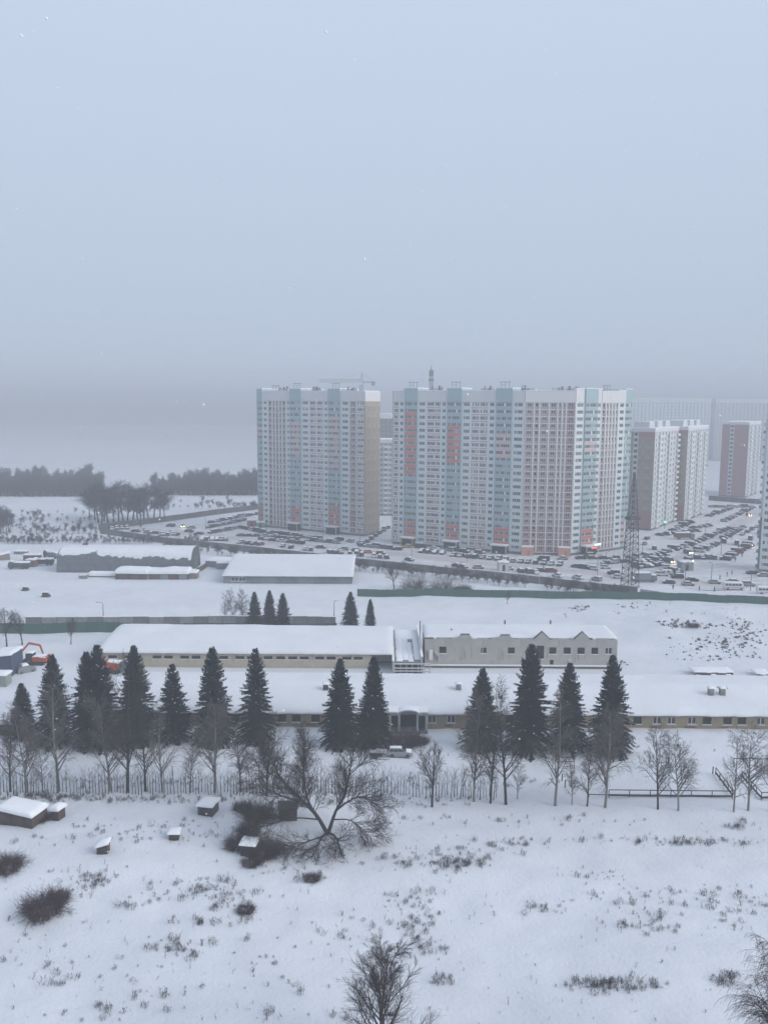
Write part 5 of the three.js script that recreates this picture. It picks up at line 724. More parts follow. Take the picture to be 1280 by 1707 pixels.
for (const [px, py, s, sy, v, lab] of [[74, 1520, 1.55, 1.5, 0, 'biggest dense brown bush low on the left slope'], [100, 1500, 0.9, 1.2, 1, 'smaller bush clump grown into the biggest bush, at its upper right'], [12, 1448, 1.35, 1.1, 0, 'brown bush cut by the left edge above the biggest bush'], [405, 1350, 1.1, 1.3, 1, 'bramble clump at the top left of the bramble patch'], [430, 1362, 1.4, 1.3, 0, 'bramble clump against the long dark hut'], [415, 1388, 1.3, 1.3, 1, 'bramble clump in the middle between the two dark huts'], [396, 1412, 1.1, 1.1, 0, 'bramble clump left of the snow-capped dark hut'], [440, 1425, 1.4, 1.4, 0, 'bramble clump right of the snow-capped dark hut'], [420, 1440, 1.0, 0.8, 1, 'low bramble clump in front of the snow-capped dark hut'], [410, 1518, 0.85, 0.6, 1, 'small black bush on the open slope below the brambles'], [70, 1366, 1.2, 0.9, 1, 'thicket against the right end of the big garden shed'], [690, 982, 3, 2.6, 2, 'leafless thicket right of the broad tree behind the green fence'], [738, 984, 2.8, 2.3, 2, 'leafless thicket farther right behind the green fence'], [770, 984, 2.2, 1.7, 1, 'low thicket right of the two leafless thickets'], [672, 1240, 1.9, 1.7, 0, 'dark bush growing in front of the portico'], [700, 1238, 1.2, 1.2, 1, 'smaller bush right of the portico bush'], [520, 1466, 0.8, 0.6, 1, 'reddish bramble patch at the foot of the sprawling tree'], [1155, 1043, 1.2, 0.7, 1, 'dark bush clump on the rubble slope']]) single('bare_bush', lab, 'bush', SHRUBG[v], SHRUB, on(px, py), px * 0.7).scale.set(s, sy, s);
// far wood and groves
{
  const grove = bareTree({ seed: 701, H: 15, r: 0.3, L: [{ seg: 6, wig: 0.1, tip: 0.06 }, { n: 20, ang: 0.6, len: 0.32, taper: 0.6, seg: 3, wig: 0.25, grav: 0.08, from: 0.3, tip: 0.05 }, { n: 8, ang: 0.6, len: 0.5, seg: 2, wig: 0.35, tip: 0.04, r: 0.07 }, { n: 6, ang: 0.6, len: 0.6, seg: 1, wig: 0.35, tip: 0.035, r: 0.05 }] });
  const g2 = bareTree({ seed: 702, H: 15, r: 0.3, L: [{ seg: 6, wig: 0.14, tip: 0.06 }, { n: 17, ang: 0.7, len: 0.4, taper: 0.6, seg: 3, wig: 0.3, grav: 0.08, from: 0.35, tip: 0.05 }, { n: 8, ang: 0.6, len: 0.5, seg: 2, wig: 0.35, tip: 0.04, r: 0.07 }, { n: 6, ang: 0.6, len: 0.6, seg: 1, wig: 0.35, tip: 0.035, r: 0.05 }] });
  const r = rng(55), gp = [[158, 866, 800], [165, 872, 797], [174, 868, 795], [181, 874, 796], [190, 870, 797], [198, 876, 800], [206, 869, 796], [213, 874, 802], [222, 868, 798], [231, 872, 797], [240, 866, 800], [249, 871, 799], [257, 866, 803], [266, 868, 806], [170, 880, 812], [235, 878, 812], [150, 862, 812], [275, 862, 815]];
  const ordG = ['first', 'second', 'third', 'fourth', 'fifth', 'sixth', 'seventh', 'eighth', 'ninth', 'tenth', 'eleventh', 'twelfth', 'thirteenth', 'fourteenth', 'fifteenth', 'sixteenth', 'seventeenth', 'eighteenth'];
  [...gp].sort((a, b) => a[0] - b[0]).forEach(([px, b, t], i) => { const p = G(px, b); plant('tree', 'tall_bare_tree', `tall bare tree, ${ordG[i]} from left in the dark grove behind the hangar`, i % 2 ? grove : g2, p, 21, hgt(px, t, p), i * 2.1, 'dark grove behind the hangar', 1.6); });
  const wood = (name, label, spots, t) => { const geo = mergeGeometries([t.trunk, t.crown]), im = new THREE.InstancedMesh(geo, M('far_twigs', 0.08, 0.072, 0.072, { specularIntensity: 0 }), spots.length), m = new THREE.Matrix4(), q = new THREE.Quaternion(); spots.forEach(([x, y, z, s, w], i) => { q.setFromAxisAngle(new THREE.Vector3(0, 1, 0), r() * 6.28); m.compose(new THREE.Vector3(x, y, z), q, new THREE.Vector3(s * w, s, s * w)); im.setMatrixAt(i, m); }); im.name = name; im.userData = { label, category: 'wood', kind: 'stuff' }; im.castShadow = im.receiveShadow = true; scene.add(im); };
  const fill = (n, x0, x1, y0, y1, s0, s1) => { const a = []; for (let i = 0; i < n; i++) { const px = lerp(x0, x1, r()), p = G(px, lerp(y0, y1, r() * r())); a.push([p.x, terrain(p.x, p.z), p.z, lerp(s0, s1, r()) * (0.75 + 0.45 * vn(px / 30, 3)), 1.1 + r() * 0.5]); } return a; };
  wood('distant_wood', 'dark band of leafless wood along the far field at left', [...fill(900, -60, 170, 828, 792, 0.34, 0.62), ...fill(700, 255, 440, 826, 796, 0.3, 0.56)], grove);
  wood('scrub', 'loose leafless scrub on the waste ground behind the hangar', [...fill(130, -30, 160, 890, 850, 0.08, 0.24), ...fill(380, -20, 330, 907, 886, 0.05, 0.15), ...fill(14, -20, 18, 890, 850, 0.3, 0.6), ...fill(40, 280, 430, 850, 835, 0.1, 0.25)], g2);
  const along = []; for (let i = 0; i < 210; i++) { const t = r(), px = lerp(275, 1060, t), py = lerp(908, 992, (px - 270) / 790) + 2 + r() * 8; const p = G(px, py); along.push([p.x, 0, p.z, 0.1 + r() * 0.13, 1.5]); }
  wood('scrub', 'brown scrub growing along the near side of the concrete fence', along, g2);
}
// dry weeds poking through the snow: nobody could count them
{
  const R = rng(31), tuft = (n, spread, h0, h1, tilt) => { const gb = new GB(); for (let i = 0; i < n; i++) { const a = R() * 6.28, q = Math.sqrt(R()) * spread, l = lerp(h0, h1, R() * R()), b = [Math.cos(a) * q, -0.1, Math.sin(a) * q], lean = [(R() - 0.5) * tilt + 0.1, 0, (R() - 0.5) * tilt], mid = [b[0] + lean[0] * l * 0.5, l * 0.6, b[2] + lean[2] * l * 0.5], t = [b[0] + lean[0] * l * 1.3, l, b[2] + lean[2] * l * 1.3]; gb.tube(b, mid, 0.011, 0.009, 3).tube(mid, t, 0.009, 0.006, 3); for (let k = 0; k < 3; k++) if (R() < 0.55) { const u = 0.4 + 0.6 * R(), p = add(b, [t[0] - b[0], t[1] - b[1], t[2] - b[2]], u); gb.tube(p, add(p, [(R() - 0.5) * 0.3, 0.06 + 0.14 * R(), (R() - 0.5) * 0.3]), 0.006, 0.011, 3); } if (R() < 0.45) gb.tube(t, add(t, [lean[0] * 0.1, 0.09, lean[2] * 0.1]), 0.022, 0.008, 4); } return gb.geo(); };
  const kinds = [tuft(16, 0.34, 0.3, 1.0, 0.5), tuft(7, 0.2, 0.25, 0.8, 0.8), tuft(3, 0.12, 0.3, 0.9, 0.5), tuft(24, 0.6, 0.2, 0.75, 0.9)], spots = [[], [], [], []], put = (px, py, s, k) => { const p = on(px, py); spots[k ?? Math.floor(R() * 4)].push([p, s]); };
  const cl = [[470, 1450, 60, 10, 20], [520, 1465, 35, 6, 25], [700, 1440, 40, 22, 50], [765, 1440, 45, 18, 110], [790, 1415, 60, 10, 40], [690, 1510, 45, 25, 60], [680, 1540, 45, 20, 44], [715, 1580, 25, 25, 36], [735, 1635, 16, 12, 34], [1000, 1645, 55, 12, 100], [1080, 1645, 35, 9, 40], [1210, 1635, 30, 14, 44], [1060, 1540, 60, 25, 80], [1120, 1500, 140, 30, 90], [1150, 1405, 110, 7, 110], [1000, 1402, 150, 8, 44], [860, 1405, 40, 8, 36], [1230, 1375, 25, 8, 26], [990, 1460, 50, 14, 36], [1230, 1520, 60, 40, 50], [900, 1515, 25, 9, 20], [300, 1580, 45, 18, 56], [270, 1650, 90, 40, 30], [150, 1470, 40, 30, 90], [330, 1480, 40, 15, 40], [385, 1490, 45, 30, 76], [350, 1540, 60, 12, 40], [260, 1500, 70, 25, 30], [200, 1385, 120, 22, 80], [330, 1390, 60, 20, 36], [90, 1620, 100, 50, 34], [60, 1560, 70, 40, 24], [570, 1550, 40, 30, 24], [450, 1600, 70, 60, 30], [200, 1334, 210, 7, 200], [60, 1328, 90, 8, 130], [620, 1338, 180, 8, 90], [400, 1305, 430, 12, 220], [900, 1370, 200, 9, 50], [640, 1440, 40, 20, 24], [190, 1690, 110, 15, 26], [480, 1690, 90, 20, 22], [960, 1030, 30, 6, 10], [1080, 1020, 60, 8, 16], [1180, 1015, 90, 10, 30], [1040, 1255, 230, 25, 60]];
  for (const [cx, cy, sx, sy, n] of cl) for (let i = 0; i < n * 0.62; i++) { const k = R(); put(cx + sx * (R() + R() + R() - 1.5) * 1.15, cy + sy * (R() + R() - 1) * 1.15, 0.4 + R() * 0.95, k < 0.3 ? 0 : k < 0.6 ? 1 : k < 0.85 ? 2 : 3); }
  for (let i = 0; i < 320; i++) put(R() * 1280, lerp(1360, 1720, R()), 0.3 + R() * 0.8, R() < 0.7 ? 2 : 1);
  spots.forEach((list, k) => { const im = new THREE.InstancedMesh(kinds[k], k % 2 ? M('dry_weed', 0.07, 0.052, 0.048, { specularIntensity: 0 }) : M('dry_weed_dark', 0.05, 0.04, 0.038, { specularIntensity: 0 }), list.length), m = new THREE.Matrix4(), q = new THREE.Quaternion(); list.forEach(([p, s], i) => { q.setFromEuler(new THREE.Euler((R() - 0.5) * 0.6, R() * 6.28, (R() - 0.5) * 0.6)); m.compose(new THREE.Vector3(p.x, p.y, p.z), q, new THREE.Vector3(s, s * (0.7 + R() * 0.6), s)); im.setMatrixAt(i, m); });
    im.name = 'dry_weeds' + (k ? '_00' + k : ''); im.userData = { label: ['thick tufts of dry weeds poking through the snow across the slope', 'thin leaning tufts of dry weeds across the snowy slope', 'single dry stalks dotted over the snowy slope', 'low spreading dry weed patches on the snowy slope'][k], category: 'weeds', kind: 'stuff' }; im.castShadow = im.receiveShadow = true; scene.add(im); });
}
// ---------------------------------------------------------------- vehicles
const TYRE = M('tyre_rubber', 0.02, 0.02, 0.021), paint = (n, r, g, b) => M('car_' + n, r, g, b, { roughness: 0.4, metalness: 0.1 });
const PAINTS = { black: paint('black', 0.016, 0.017, 0.02), 'dark grey': paint('dark_grey', 0.045, 0.048, 0.054), silver: paint('silver', 0.26, 0.27, 0.28), white: paint('white', 0.55, 0.56, 0.57), 'dark blue': paint('dark_blue', 0.022, 0.035, 0.08), 'dark red': paint('dark_red', 0.16, 0.025, 0.025), brown: paint('brown', 0.08, 0.055, 0.045), yellow: paint('yellow', 0.5, 0.3, 0.04), orange: paint('orange', 0.45, 0.12, 0.04) };
// one car body: side profile lofted to a narrower cabin; slots 0 paint, 1 glass, 2 tyre, 3 snow
function carGB(type, snow) {
  const gb = new GB(), spec = { sedan: { L: 4.5, hood: 0.92, cab: [[-1.55, 0.98], [-1.0, 1.44], [0.55, 1.46], [1.25, 0.98]], W: 1.76 }, hatch: { L: 4.0, hood: 0.96, cab: [[-1.95, 1.02], [-1.6, 1.5], [0.35, 1.52], [1.1, 1.0]], W: 1.72 }, suv: { L: 4.6, hood: 1.12, cab: [[-2.2, 1.18], [-1.95, 1.74], [0.5, 1.76], [1.2, 1.16]], W: 1.86 }, van: { L: 5.2, hood: 1.2, cab: [[-2.55, 1.2], [-2.5, 2.15], [1.2, 2.2], [2.0, 1.25]], W: 1.95 } }[type];
  const { L, hood, cab, W } = spec, h = L / 2, w = W / 2, sill = 0.32;
  const body = [[-h + 0.05, sill], [h - 0.1, sill], [h, 0.55], [h - 0.12, hood - 0.14], [h - 0.9, hood], [cab[3][0], hood + 0.04], [cab[0][0], hood + 0.06], [-h + 0.1, hood - 0.02], [-h, 0.6]];
  gb.prism(body, -w, w, 0);
  const zi = w - 0.04, zt = w - 0.26, low = cab[0][1], P = (i, z) => [cab[i][0], cab[i][1], z];
  gb.quad(P(0, zi), P(3, zi), P(2, zt), P(1, zt), 1).quad(P(3, -zi), P(0, -zi), P(1, -zt), P(2, -zt), 1).quad(P(3, zi), P(3, -zi), P(2, -zt), P(2, zt), 1).quad(P(0, -zi), P(0, zi), P(1, zt), P(1, -zt), 1);
  gb.quad(P(1, zt), P(2, zt), P(2, -zt), P(1, -zt), 0);
  for (const t of [0.0, 0.48, 0.96]) { const a = [lerp(cab[0][0], cab[3][0], t), lerp(cab[0][1], cab[3][1], t)], b = [lerp(cab[1][0], cab[2][0], t), lerp(cab[1][1], cab[2][1], t)]; for (const s of [-1, 1]) gb.tube([a[0], a[1], s * zi], [b[0], b[1], s * zt], 0.05, 0.05, 4, 0); }
  for (const x of [-h * 0.62, h * 0.62]) for (const s of [-1, 1]) gb.tube([x, 0.32, s * (w - 0.2)], [x, 0.32, s * (w + 0.02)], 0.33, 0.33, 12, 2, true);
  gb.box(-h + 0.2, 0.2, -w + 0.1, h - 0.2, sill - 0.002, w - 0.1, 2);
  if (snow > 0) { const th = 0.05 + 0.16 * snow; const rp = [[cab[1][0] - 0.1, cab[1][1] + 0.006], [cab[2][0] + 0.08, cab[2][1] + 0.006], [cab[2][0], cab[2][1] + th], [cab[1][0] + 0.05, cab[1][1] + th]]; gb.prism(rp, -zt - 0.02, zt + 0.02, 3);
    if (snow > 0.4) { gb.prism([[h - 0.9, hood + 0.006], [h - 0.9, hood + th], [cab[3][0] + 0.1, hood + 0.04 + th], [cab[3][0] - 0.1, hood + 0.1]].reverse(), -w + 0.06, w - 0.06, 3); gb.prism([[h - 0.14, hood - 0.12], [h - 0.2, hood - 0.02 + th * 0.6], [h - 0.9, hood + th], [h - 0.9, hood + 0.005]], -w + 0.06, w - 0.06, 3); }
    if (snow > 0.6 && type !== 'van') { gb.quad([cab[2][0] + 0.04, cab[2][1] + 0.05, zt], [cab[2][0] + 0.04, cab[2][1] + 0.05, -zt], [cab[3][0] + 0.03, cab[3][1] + 0.1, -zi], [cab[3][0] + 0.03, cab[3][1] + 0.1, zi], 3); if (type === 'sedan') gb.box(-h + 0.12, hood + 0.03, -w + 0.08, cab[0][0] - 0.02, hood + 0.05 + th, w - 0.08, 3); } }
  return gb.geo();
}
const CARS = {}; for (const t of ['sedan', 'hatch', 'suv', 'van']) CARS[t] = [0.2, 0.5, 0.9].map((s) => carGB(t, s));
const HL = M('headlamp_glow', 0.8, 0.75, 0.6, { emissive: new THREE.Color(1, 0.86, 0.6), emissiveIntensity: 9 });
const ORD = ['first', 'second', 'third', 'fourth', 'fifth', 'sixth', 'seventh', 'eighth', 'ninth', 'tenth', 'eleventh', 'twelfth', 'thirteenth', 'fourteenth', 'fifteenth', 'sixteenth', 'seventeenth', 'eighteenth', 'nineteenth', 'twentieth'];
const kindWord = { sedan: 'saloon', hatch: 'hatchback', suv: 'off-roader', van: 'van' }, snowWord = ['lightly snow-dusted', 'snow-topped', 'snow-covered'];
{
  const R = rng(99), colours = ['black', 'black', 'black', 'dark grey', 'dark grey', 'dark grey', 'silver', 'silver', 'white', 'dark blue', 'dark blue', 'dark red', 'brown'], types = ['sedan', 'sedan', 'sedan', 'hatch', 'hatch', 'suv', 'suv', 'van'];
  function car(p, turn, label, { col, type, snow, lights, group } = {}) {
    const g = CARS[type][snow], mats4 = [PAINTS[col], GLASS, TYRE, PLAINSNOW], o = part(scene, numbered('parked_car'), g, mats4); o.userData = { label, category: 'car', group }; o.position.set(p.x, 0.04, p.z); o.rotation.y = turn;
    if (lights) { const h = { sedan: 2.25, hatch: 2, suv: 2.3, van: 2.6 }[type], lamp = gcache.hl ??= new THREE.SphereGeometry(0.2, 10, 8); for (const s of [-0.6, 0.6]) { const b = part(o, 'headlight_lamp', lamp, HL); b.position.set(h - 0.03, 0.72, s); b.scale.set(0.5, 0.8, 1); } const l = new THREE.PointLight(0xffe2b0, 4); l.position.set(h + 0.6, 0.8, 0); l.castShadow = true; o.add(l); }
    return o;
  }
  // rows: [where, px0, py0, px1, py1, n, how the cars stand: 's' along the row, 'p' across it, snow bias]
  const rows = [['far left corner of the left car park', 188, 883, 212, 882, 4, 'p', 0.6], ['left car park row by the slushy road', 272, 893, 297, 892, 4, 'p', 0.5], ['slanted front row of the left car park', 338, 901, 378, 901, 6, 'p', 0.7], ['left car park row nearest the dark far fence', 352, 872, 428, 858, 9, 's', 0.4], ['second row from the dark far fence in the left car park', 350, 880, 408, 868, 7, 's', 0.4], ['middle row of the left car park', 354, 889, 402, 880, 7, 's', 0.3], ['row beside the red kiosk', 404, 881, 446, 891, 6, 's', 0.2], ['row in front of the red kiosk', 402, 894, 458, 895, 5, 's', 0.3], ['near row left of the left high-rise', 402, 906, 434, 909, 4, 'p', 0.8],
    ['row closest to the left high-rise wall', 452, 889, 530, 899, 9, 's', 0.2], ['second row before the left high-rise', 462, 897, 560, 906, 9, 's', 0.2], ['third row before the left high-rise', 438, 900, 500, 907, 5, 's', 0.3], ['row at the second porch of the left high-rise', 566, 901, 602, 907, 3, 's', 0.1], ['line beside the tan end wall', 612, 904, 646, 881, 6, 's', 0.1], ['first cluster at the road fence below the left high-rise', 471, 912, 486, 914, 2, 'p', 0.9], ['second cluster at the road fence below the left high-rise', 508, 917, 519, 918, 2, 'p', 0.9], ['third cluster at the road fence below the left high-rise', 549, 922, 568, 923, 3, 'p', 0.95], ['fourth cluster at the road fence below the tan wall', 584, 925, 603, 927, 3, 'p', 0.95], ['fifth cluster at the road fence below the gap', 623, 929, 644, 931, 3, 'p', 0.95],
    ['kerb row at the left end of the widest high-rise', 603, 911, 662, 917, 6, 's', 0.2], ['kerb row under the first porch of the widest high-rise', 702, 921, 738, 924, 4, 'p', 0.8], ['kerb row under the second porch of the widest high-rise', 756, 927, 830, 934, 7, 'p', 0.6], ['kerb row before the salmon vestibules', 842, 936, 932, 943, 8, 'p', 0.5], ['row close under the widest high-rise wall', 700, 914, 800, 924, 5, 's', 0.2], ['snowed-in trio at the fence by the white hut', 868, 954, 892, 956, 3, 'p', 1], ['cluster under the lit sign', 960, 946, 990, 950, 3, 's', 0.3], ['line right of the lit sign', 968, 932, 1024, 932, 4, 's', 0.3],
    ['pale cluster right of the pylon, front line', 1062, 947, 1100, 943, 5, 'p', 0.95], ['pale cluster right of the pylon, second line', 1060, 940, 1104, 934, 6, 'p', 0.9], ['pale cluster right of the pylon, third line', 1050, 932, 1108, 926, 6, 'p', 0.6], ['line behind the pylon', 1008, 941, 1052, 936, 4, 's', 0.3], ['row running back beside the seventeen-storey block', 1120, 885, 1150, 872, 6, 'p', 0.3], ['row with the long vans beyond the pylon', 1100, 893, 1160, 886, 7, 'p', 0.4], ['short pale row at the far wing of the seventeen-storey block', 1156, 882, 1180, 877, 4, 'p', 0.9], ['first long row up the right car park', 1140, 913, 1212, 882, 13, 'p', 0.3], ['second long row up the right car park', 1164, 920, 1192, 908, 6, 'p', 0.2], ['second long row farther up the right car park', 1206, 898, 1236, 880, 8, 'p', 0.2], ['distant row at the top of the right car park', 1206, 870, 1254, 847, 10, 'p', 0.3], ['faint row behind the seventeen-storey block corner', 1180, 861, 1216, 849, 7, 'p', 0.4], ['last faint row before the far barrier', 1186, 846, 1240, 846, 7, 's', 0.4], ['third long row near the right tower', 1208, 934, 1246, 911, 7, 'p', 0.2], ['row left of the driveway mouth', 1098, 924, 1138, 913, 6, 'p', 0.4], ['dark row beside the grey kiosk', 1150, 931, 1188, 932, 5, 'p', 0.3], ['knot of cars at the driveway mouth', 1104, 957, 1130, 955, 4, 'p', 0.3], ['far right row by the tower foot', 1236, 892, 1268, 876, 5, 's', 0.3]];
  for (const [where, x0, y0, x1, y1, n, mode, bias] of rows) {
    const A = G(x0, y0), B = G(x1, y1), base = Math.atan2(-(B.z - A.z), B.x - A.x);
    for (let i = 0; i < n; i++) {
      const t = n > 1 ? i / (n - 1) : 0, p = new THREE.Vector3().lerpVectors(A, B, t); p.x += (R() - 0.5) * 0.5; p.z += (R() - 0.5) * 0.5;
      const type = types[Math.floor(R() * types.length)], col = colours[Math.floor(R() * colours.length)], snow = Math.min(2, Math.floor((bias * 0.75 + R() * 0.5) * 2.3)), flip = R() < 0.5 ? Math.PI : 0; const across = where.includes('fence') && mode === 'p';
      const turn = (mode === 's' ? base : base + (across ? 2.1 : 1.57)) + (across ? 0 : flip) + (R() - 0.5) * 0.12;
      car(p, turn, `${snowWord[snow]} ${col} ${kindWord[type]}, ${ORD[i]} from left, ${where}`.split(' ').slice(0, 16).join(' '), { col, type, snow, group: 'cars: ' + where });
    }
  }
  const singles = [[227, 887, 'dark grey', 'sedan', 0, 0, 'alone at the bend of the left car park'], [247, 889, 'silver', 'hatch', 1, 0, 'left of a pair at the slushy road, far left'], [258, 890, 'dark grey', 'sedan', 1, 0, 'right of a pair at the slushy road, far left'], [285, 878, 'dark grey', 'suv', 1, 0, 'in the middle of the left car park entrance'], [305, 879, 'black', 'hatch', 0, 1, 'driving with headlights on through the left car park'], [319, 881, 'silver', 'sedan', 1, 0, 'just right of the car with headlights, left car park'], [316, 887, 'dark grey', 'sedan', 0, 0, 'nearer the road below the car with headlights'], [332, 891, 'brown', 'sedan', 0, 0, 'alone on the road edge, left car park'], [535, 914, 'brown', 'sedan', 1, 0, 'driving on the road below the left high-rise, leading'], [573, 917, 'silver', 'sedan', 1, 0, 'driving on the road below the left high-rise, second'], [594, 919, 'dark grey', 'sedan', 1, 0, 'driving on the road below the tan wall'], [614, 922, 'orange', 'sedan', 1, 0, 'taxi-like, on the road below the gap between high-rises'], [634, 924, 'dark red', 'sedan', 1, 0, 'on the road below the gap, behind the orange one'], [678, 913, 'yellow', 'hatch', 0, 0, 'parked by the yellow canopy porch'], [682, 935, 'black', 'sedan', 2, 0, 'tilted at the road fence below the yellow canopy'], [758, 919, 'black', 'suv', 0, 0, 'big and close under the second porch'], [761, 945, 'black', 'sedan', 2, 0, 'tilted at the fence, left of two'], [771, 947, 'dark grey', 'sedan', 2, 0, 'tilted at the fence, right of two'], [766, 928, 'dark red', 'sedan', 0, 0, 'on the kerb under the second porch'], [797, 948, 'silver', 'sedan', 1, 0, 'on the road left of the white hut'], [848, 950, 'white', 'hatch', 1, 0, 'peeping out right of the white hut'], [918, 954, 'dark red', 'suv', 0, 0, 'on the road before the salmon vestibules'], [901, 953, 'brown', 'sedan', 1, 0, 'on the road behind the red off-roader'], [905, 935, 'black', 'van', 0, 0, 'large, by the right salmon vestibule'], [937, 933, 'silver', 'sedan', 1, 0, 'beside the right salmon vestibule'], [929, 962, 'white', 'sedan', 2, 0, 'buried at the fence, left of the lit sign'], [963, 965, 'white', 'sedan', 2, 0, 'buried at the fence below the lit sign'], [980, 928, 'dark red', 'suv', 0, 0, 'right under the lit sign'], [994, 968, 'silver', 'hatch', 2, 0, 'at the fence left of the pylon'], [1009, 948, 'white', 'hatch', 1, 0, 'facing forward left of the pylon'], [1022, 958, 'black', 'suv', 0, 0, 'close left of the pylon'], [1029, 964, 'white', 'sedan', 2, 0, 'snowed in at the pylon foot'], [1090, 916, 'black', 'suv', 0, 0, 'alone behind the pylon right side'], [1074, 908, 'silver', 'sedan', 1, 0, 'alone below the seventeen-storey gable'], [1078, 899, 'dark grey', 'sedan', 0, 0, 'nearest the seventeen-storey gable'], [1146, 923, 'dark grey', 'suv', 0, 1, 'approaching with yellow headlights up the avenue'], [1115, 938, 'brown', 'van', 0, 1, 'with headlights on, right of the pale cluster'], [1147, 936, 'black', 'suv', 0, 1, 'with brightest headlights, beside the grey kiosk'], [1247, 911, 'yellow', 'hatch', 0, 1, 'taxi with a headlight on near the right tower'], [1247, 860, 'black', 'hatch', 0, 1, 'faraway with headlights at the top of the avenue'], [1113, 948, 'white', 'hatch', 1, 0, 'at the driveway mouth, above the knot'], [1103, 960, 'white', 'suv', 0, 0, 'with dark front, left of the knot at the driveway mouth'], [1128, 964, 'black', 'suv', 0, 0, 'in front of the knot at the driveway mouth'], [1153, 969, 'black', 'sedan', 0, 0, 'right of the driveway mouth'], [1190, 973, 'silver', 'sedan', 1, 0, 'on the road left of the white minibus'], [1220, 972, 'dark grey', 'sedan', 0, 0, 'behind the white minibus'], [1246, 977, 'silver', 'suv', 1, 0, 'between the two minibuses'], [1253, 957, 'black', 'sedan', 0, 0, 'left of a pair at the right tower foot'], [1271, 961, 'silver', 'sedan', 1, 0, 'right of a pair at the right tower foot'], [1114, 973, 'dark grey', 'sedan', 1, 0, 'on the road right of the box lorry'], [1146, 976, 'silver', 'sedan', 1, 0, 'on the road, middle of the right stretch'], [1205, 905, 'black', 'van', 0, 0, 'big and dark, alone in the open lane'], [1227, 908, 'dark grey', 'van', 0, 0, 'long and dark, near the right tower'], [1250, 900, 'brown', 'van', 0, 0, 'reddish brown, near the right tower'], [1266, 890, 'black', 'van', 1, 0, 'beside the right tower edge']];
  for (const [px, py, col, type, snow, lit, where] of singles) { const p = G(px, py), fence = where.includes('fence'), turn = lit ? -1.35 - (px > 1200 ? 0.2 : 0) : fence ? 2.2 : px > 1050 && py < 930 ? 0.9 + R() * 0.5 : (R() < 0.5 ? 0 : Math.PI) - 0.1 + (R() - 0.5) * 0.3; car(p, turn, `${snowWord[snow]} ${col} ${kindWord[type]} ${where}`.split(' ').slice(0, 16).join(' '), { col, type, snow, lights: lit }); }
}
// minibuses and box lorry
{
  const bus = (label, px, py, m) => { const p = G(px, py), t = thing('minibus', label, 'minibus', [p.x, 0.05, p.z], -0.08); part(t, 'body', new GB().prism([[-3.4, 0.4], [3.3, 0.4], [3.5, 1.2], [3.1, 1.4], [2.6, 2.6], [-3.4, 2.6]], -1.05, 1.05), WHITE); for (let i = 0; i < 5; i++) part(t, 'window', new GB().box(-3.1 + i * 1.1, 1.5, 1.053, -2.2 + i * 1.1, 2.2, 1.08), GLASS); part(t, 'windscreen', new GB().quad([3.12, 1.45, 0.95], [3.12, 1.45, -0.95], [2.66, 2.5, -0.95], [2.66, 2.5, 0.95]), GLASS); part(t, 'stripe', new GB().box(-3.38, 0.75, 1.053, 3.2, 1.05, 1.075), m); for (const x of [-2.2, 2.2]) for (const z of [-1.08, 0.85]) wheel(t, x, 0.4, z, 0.4, 0.24); part(t, 'snow', snowSlab(-3.4, 2.6, -1, 1, 0.2, () => 2.6, px, 0.5), PLAINSNOW); };
  bus('white minibus with reddish stripe behind the right green fence', 1222, 983, PINKLINE); bus('second white minibus cut by the right edge behind the fence', 1278, 991, PINKLINE);
  const p = G(1072, 970), t = thing('box_lorry', 'grey box lorry parked right of the pylon foot', 'lorry', [p.x, 0.05, p.z], 0.02); part(t, 'cargo_box', new GB().box(-4.2, 0.9, -1.2, 2.2, 3.4, 1.2), M('grey_blue_box', 0.17, 0.2, 0.23)); part(t, 'cab', new GB().prism([[2.35, 0.6], [4.4, 0.6], [4.5, 1.5], [4.1, 2.6], [2.35, 2.6]], -1.1, 1.1), M('grey_cab', 0.14, 0.15, 0.16)); part(t, 'windscreen', new GB().quad([4.5, 1.55, 0.95], [4.5, 1.55, -0.95], [4.14, 2.45, -0.95], [4.14, 2.45, 0.95]), GLASS); part(t, 'chassis', new GB().box(-4.1, 0.5, -0.7, 4.3, 0.88, 0.7), RUST); for (const x of [-2.6, 3.2]) for (const z of [-1.15, 0.85]) wheel(t, x, 0.48, z, 0.48, 0.3); part(t, 'snow', snowSlab(-4.2, 2.2, -1.2, 1.2, 0.25, () => 3.4, 4, 0.5), PLAINSNOW); part(t, 'cab_snow', snowSlab(2.35, 4.1, -1.1, 1.1, 0.2, () => 2.6, 5, 0.4), PLAINSNOW);
  const q = G(1140, 899), u = thing('box_lorry', 'dark reddish box lorry standing in the car park beyond the pylon', 'lorry', [q.x, 0.05, q.z], 0.05); part(u, 'cargo_box', new GB().box(-4.6, 0.8, -1.2, 2.6, 3.2, 1.2), M('maroon_box', 0.1, 0.05, 0.05)); part(u, 'cab', new GB().box(2.7, 0.5, -1.1, 4.4, 2.5, 1.1), M('grey_cab')); for (const x of [-2.6, 3.4]) for (const z of [-1.15, 0.85]) wheel(u, x, 0.48, z, 0.48, 0.3); part(u, 'snow', snowSlab(-4.6, 2.6, -1.2, 1.2, 0.25, () => 3.2, 4, 0.5), PLAINSNOW);
}
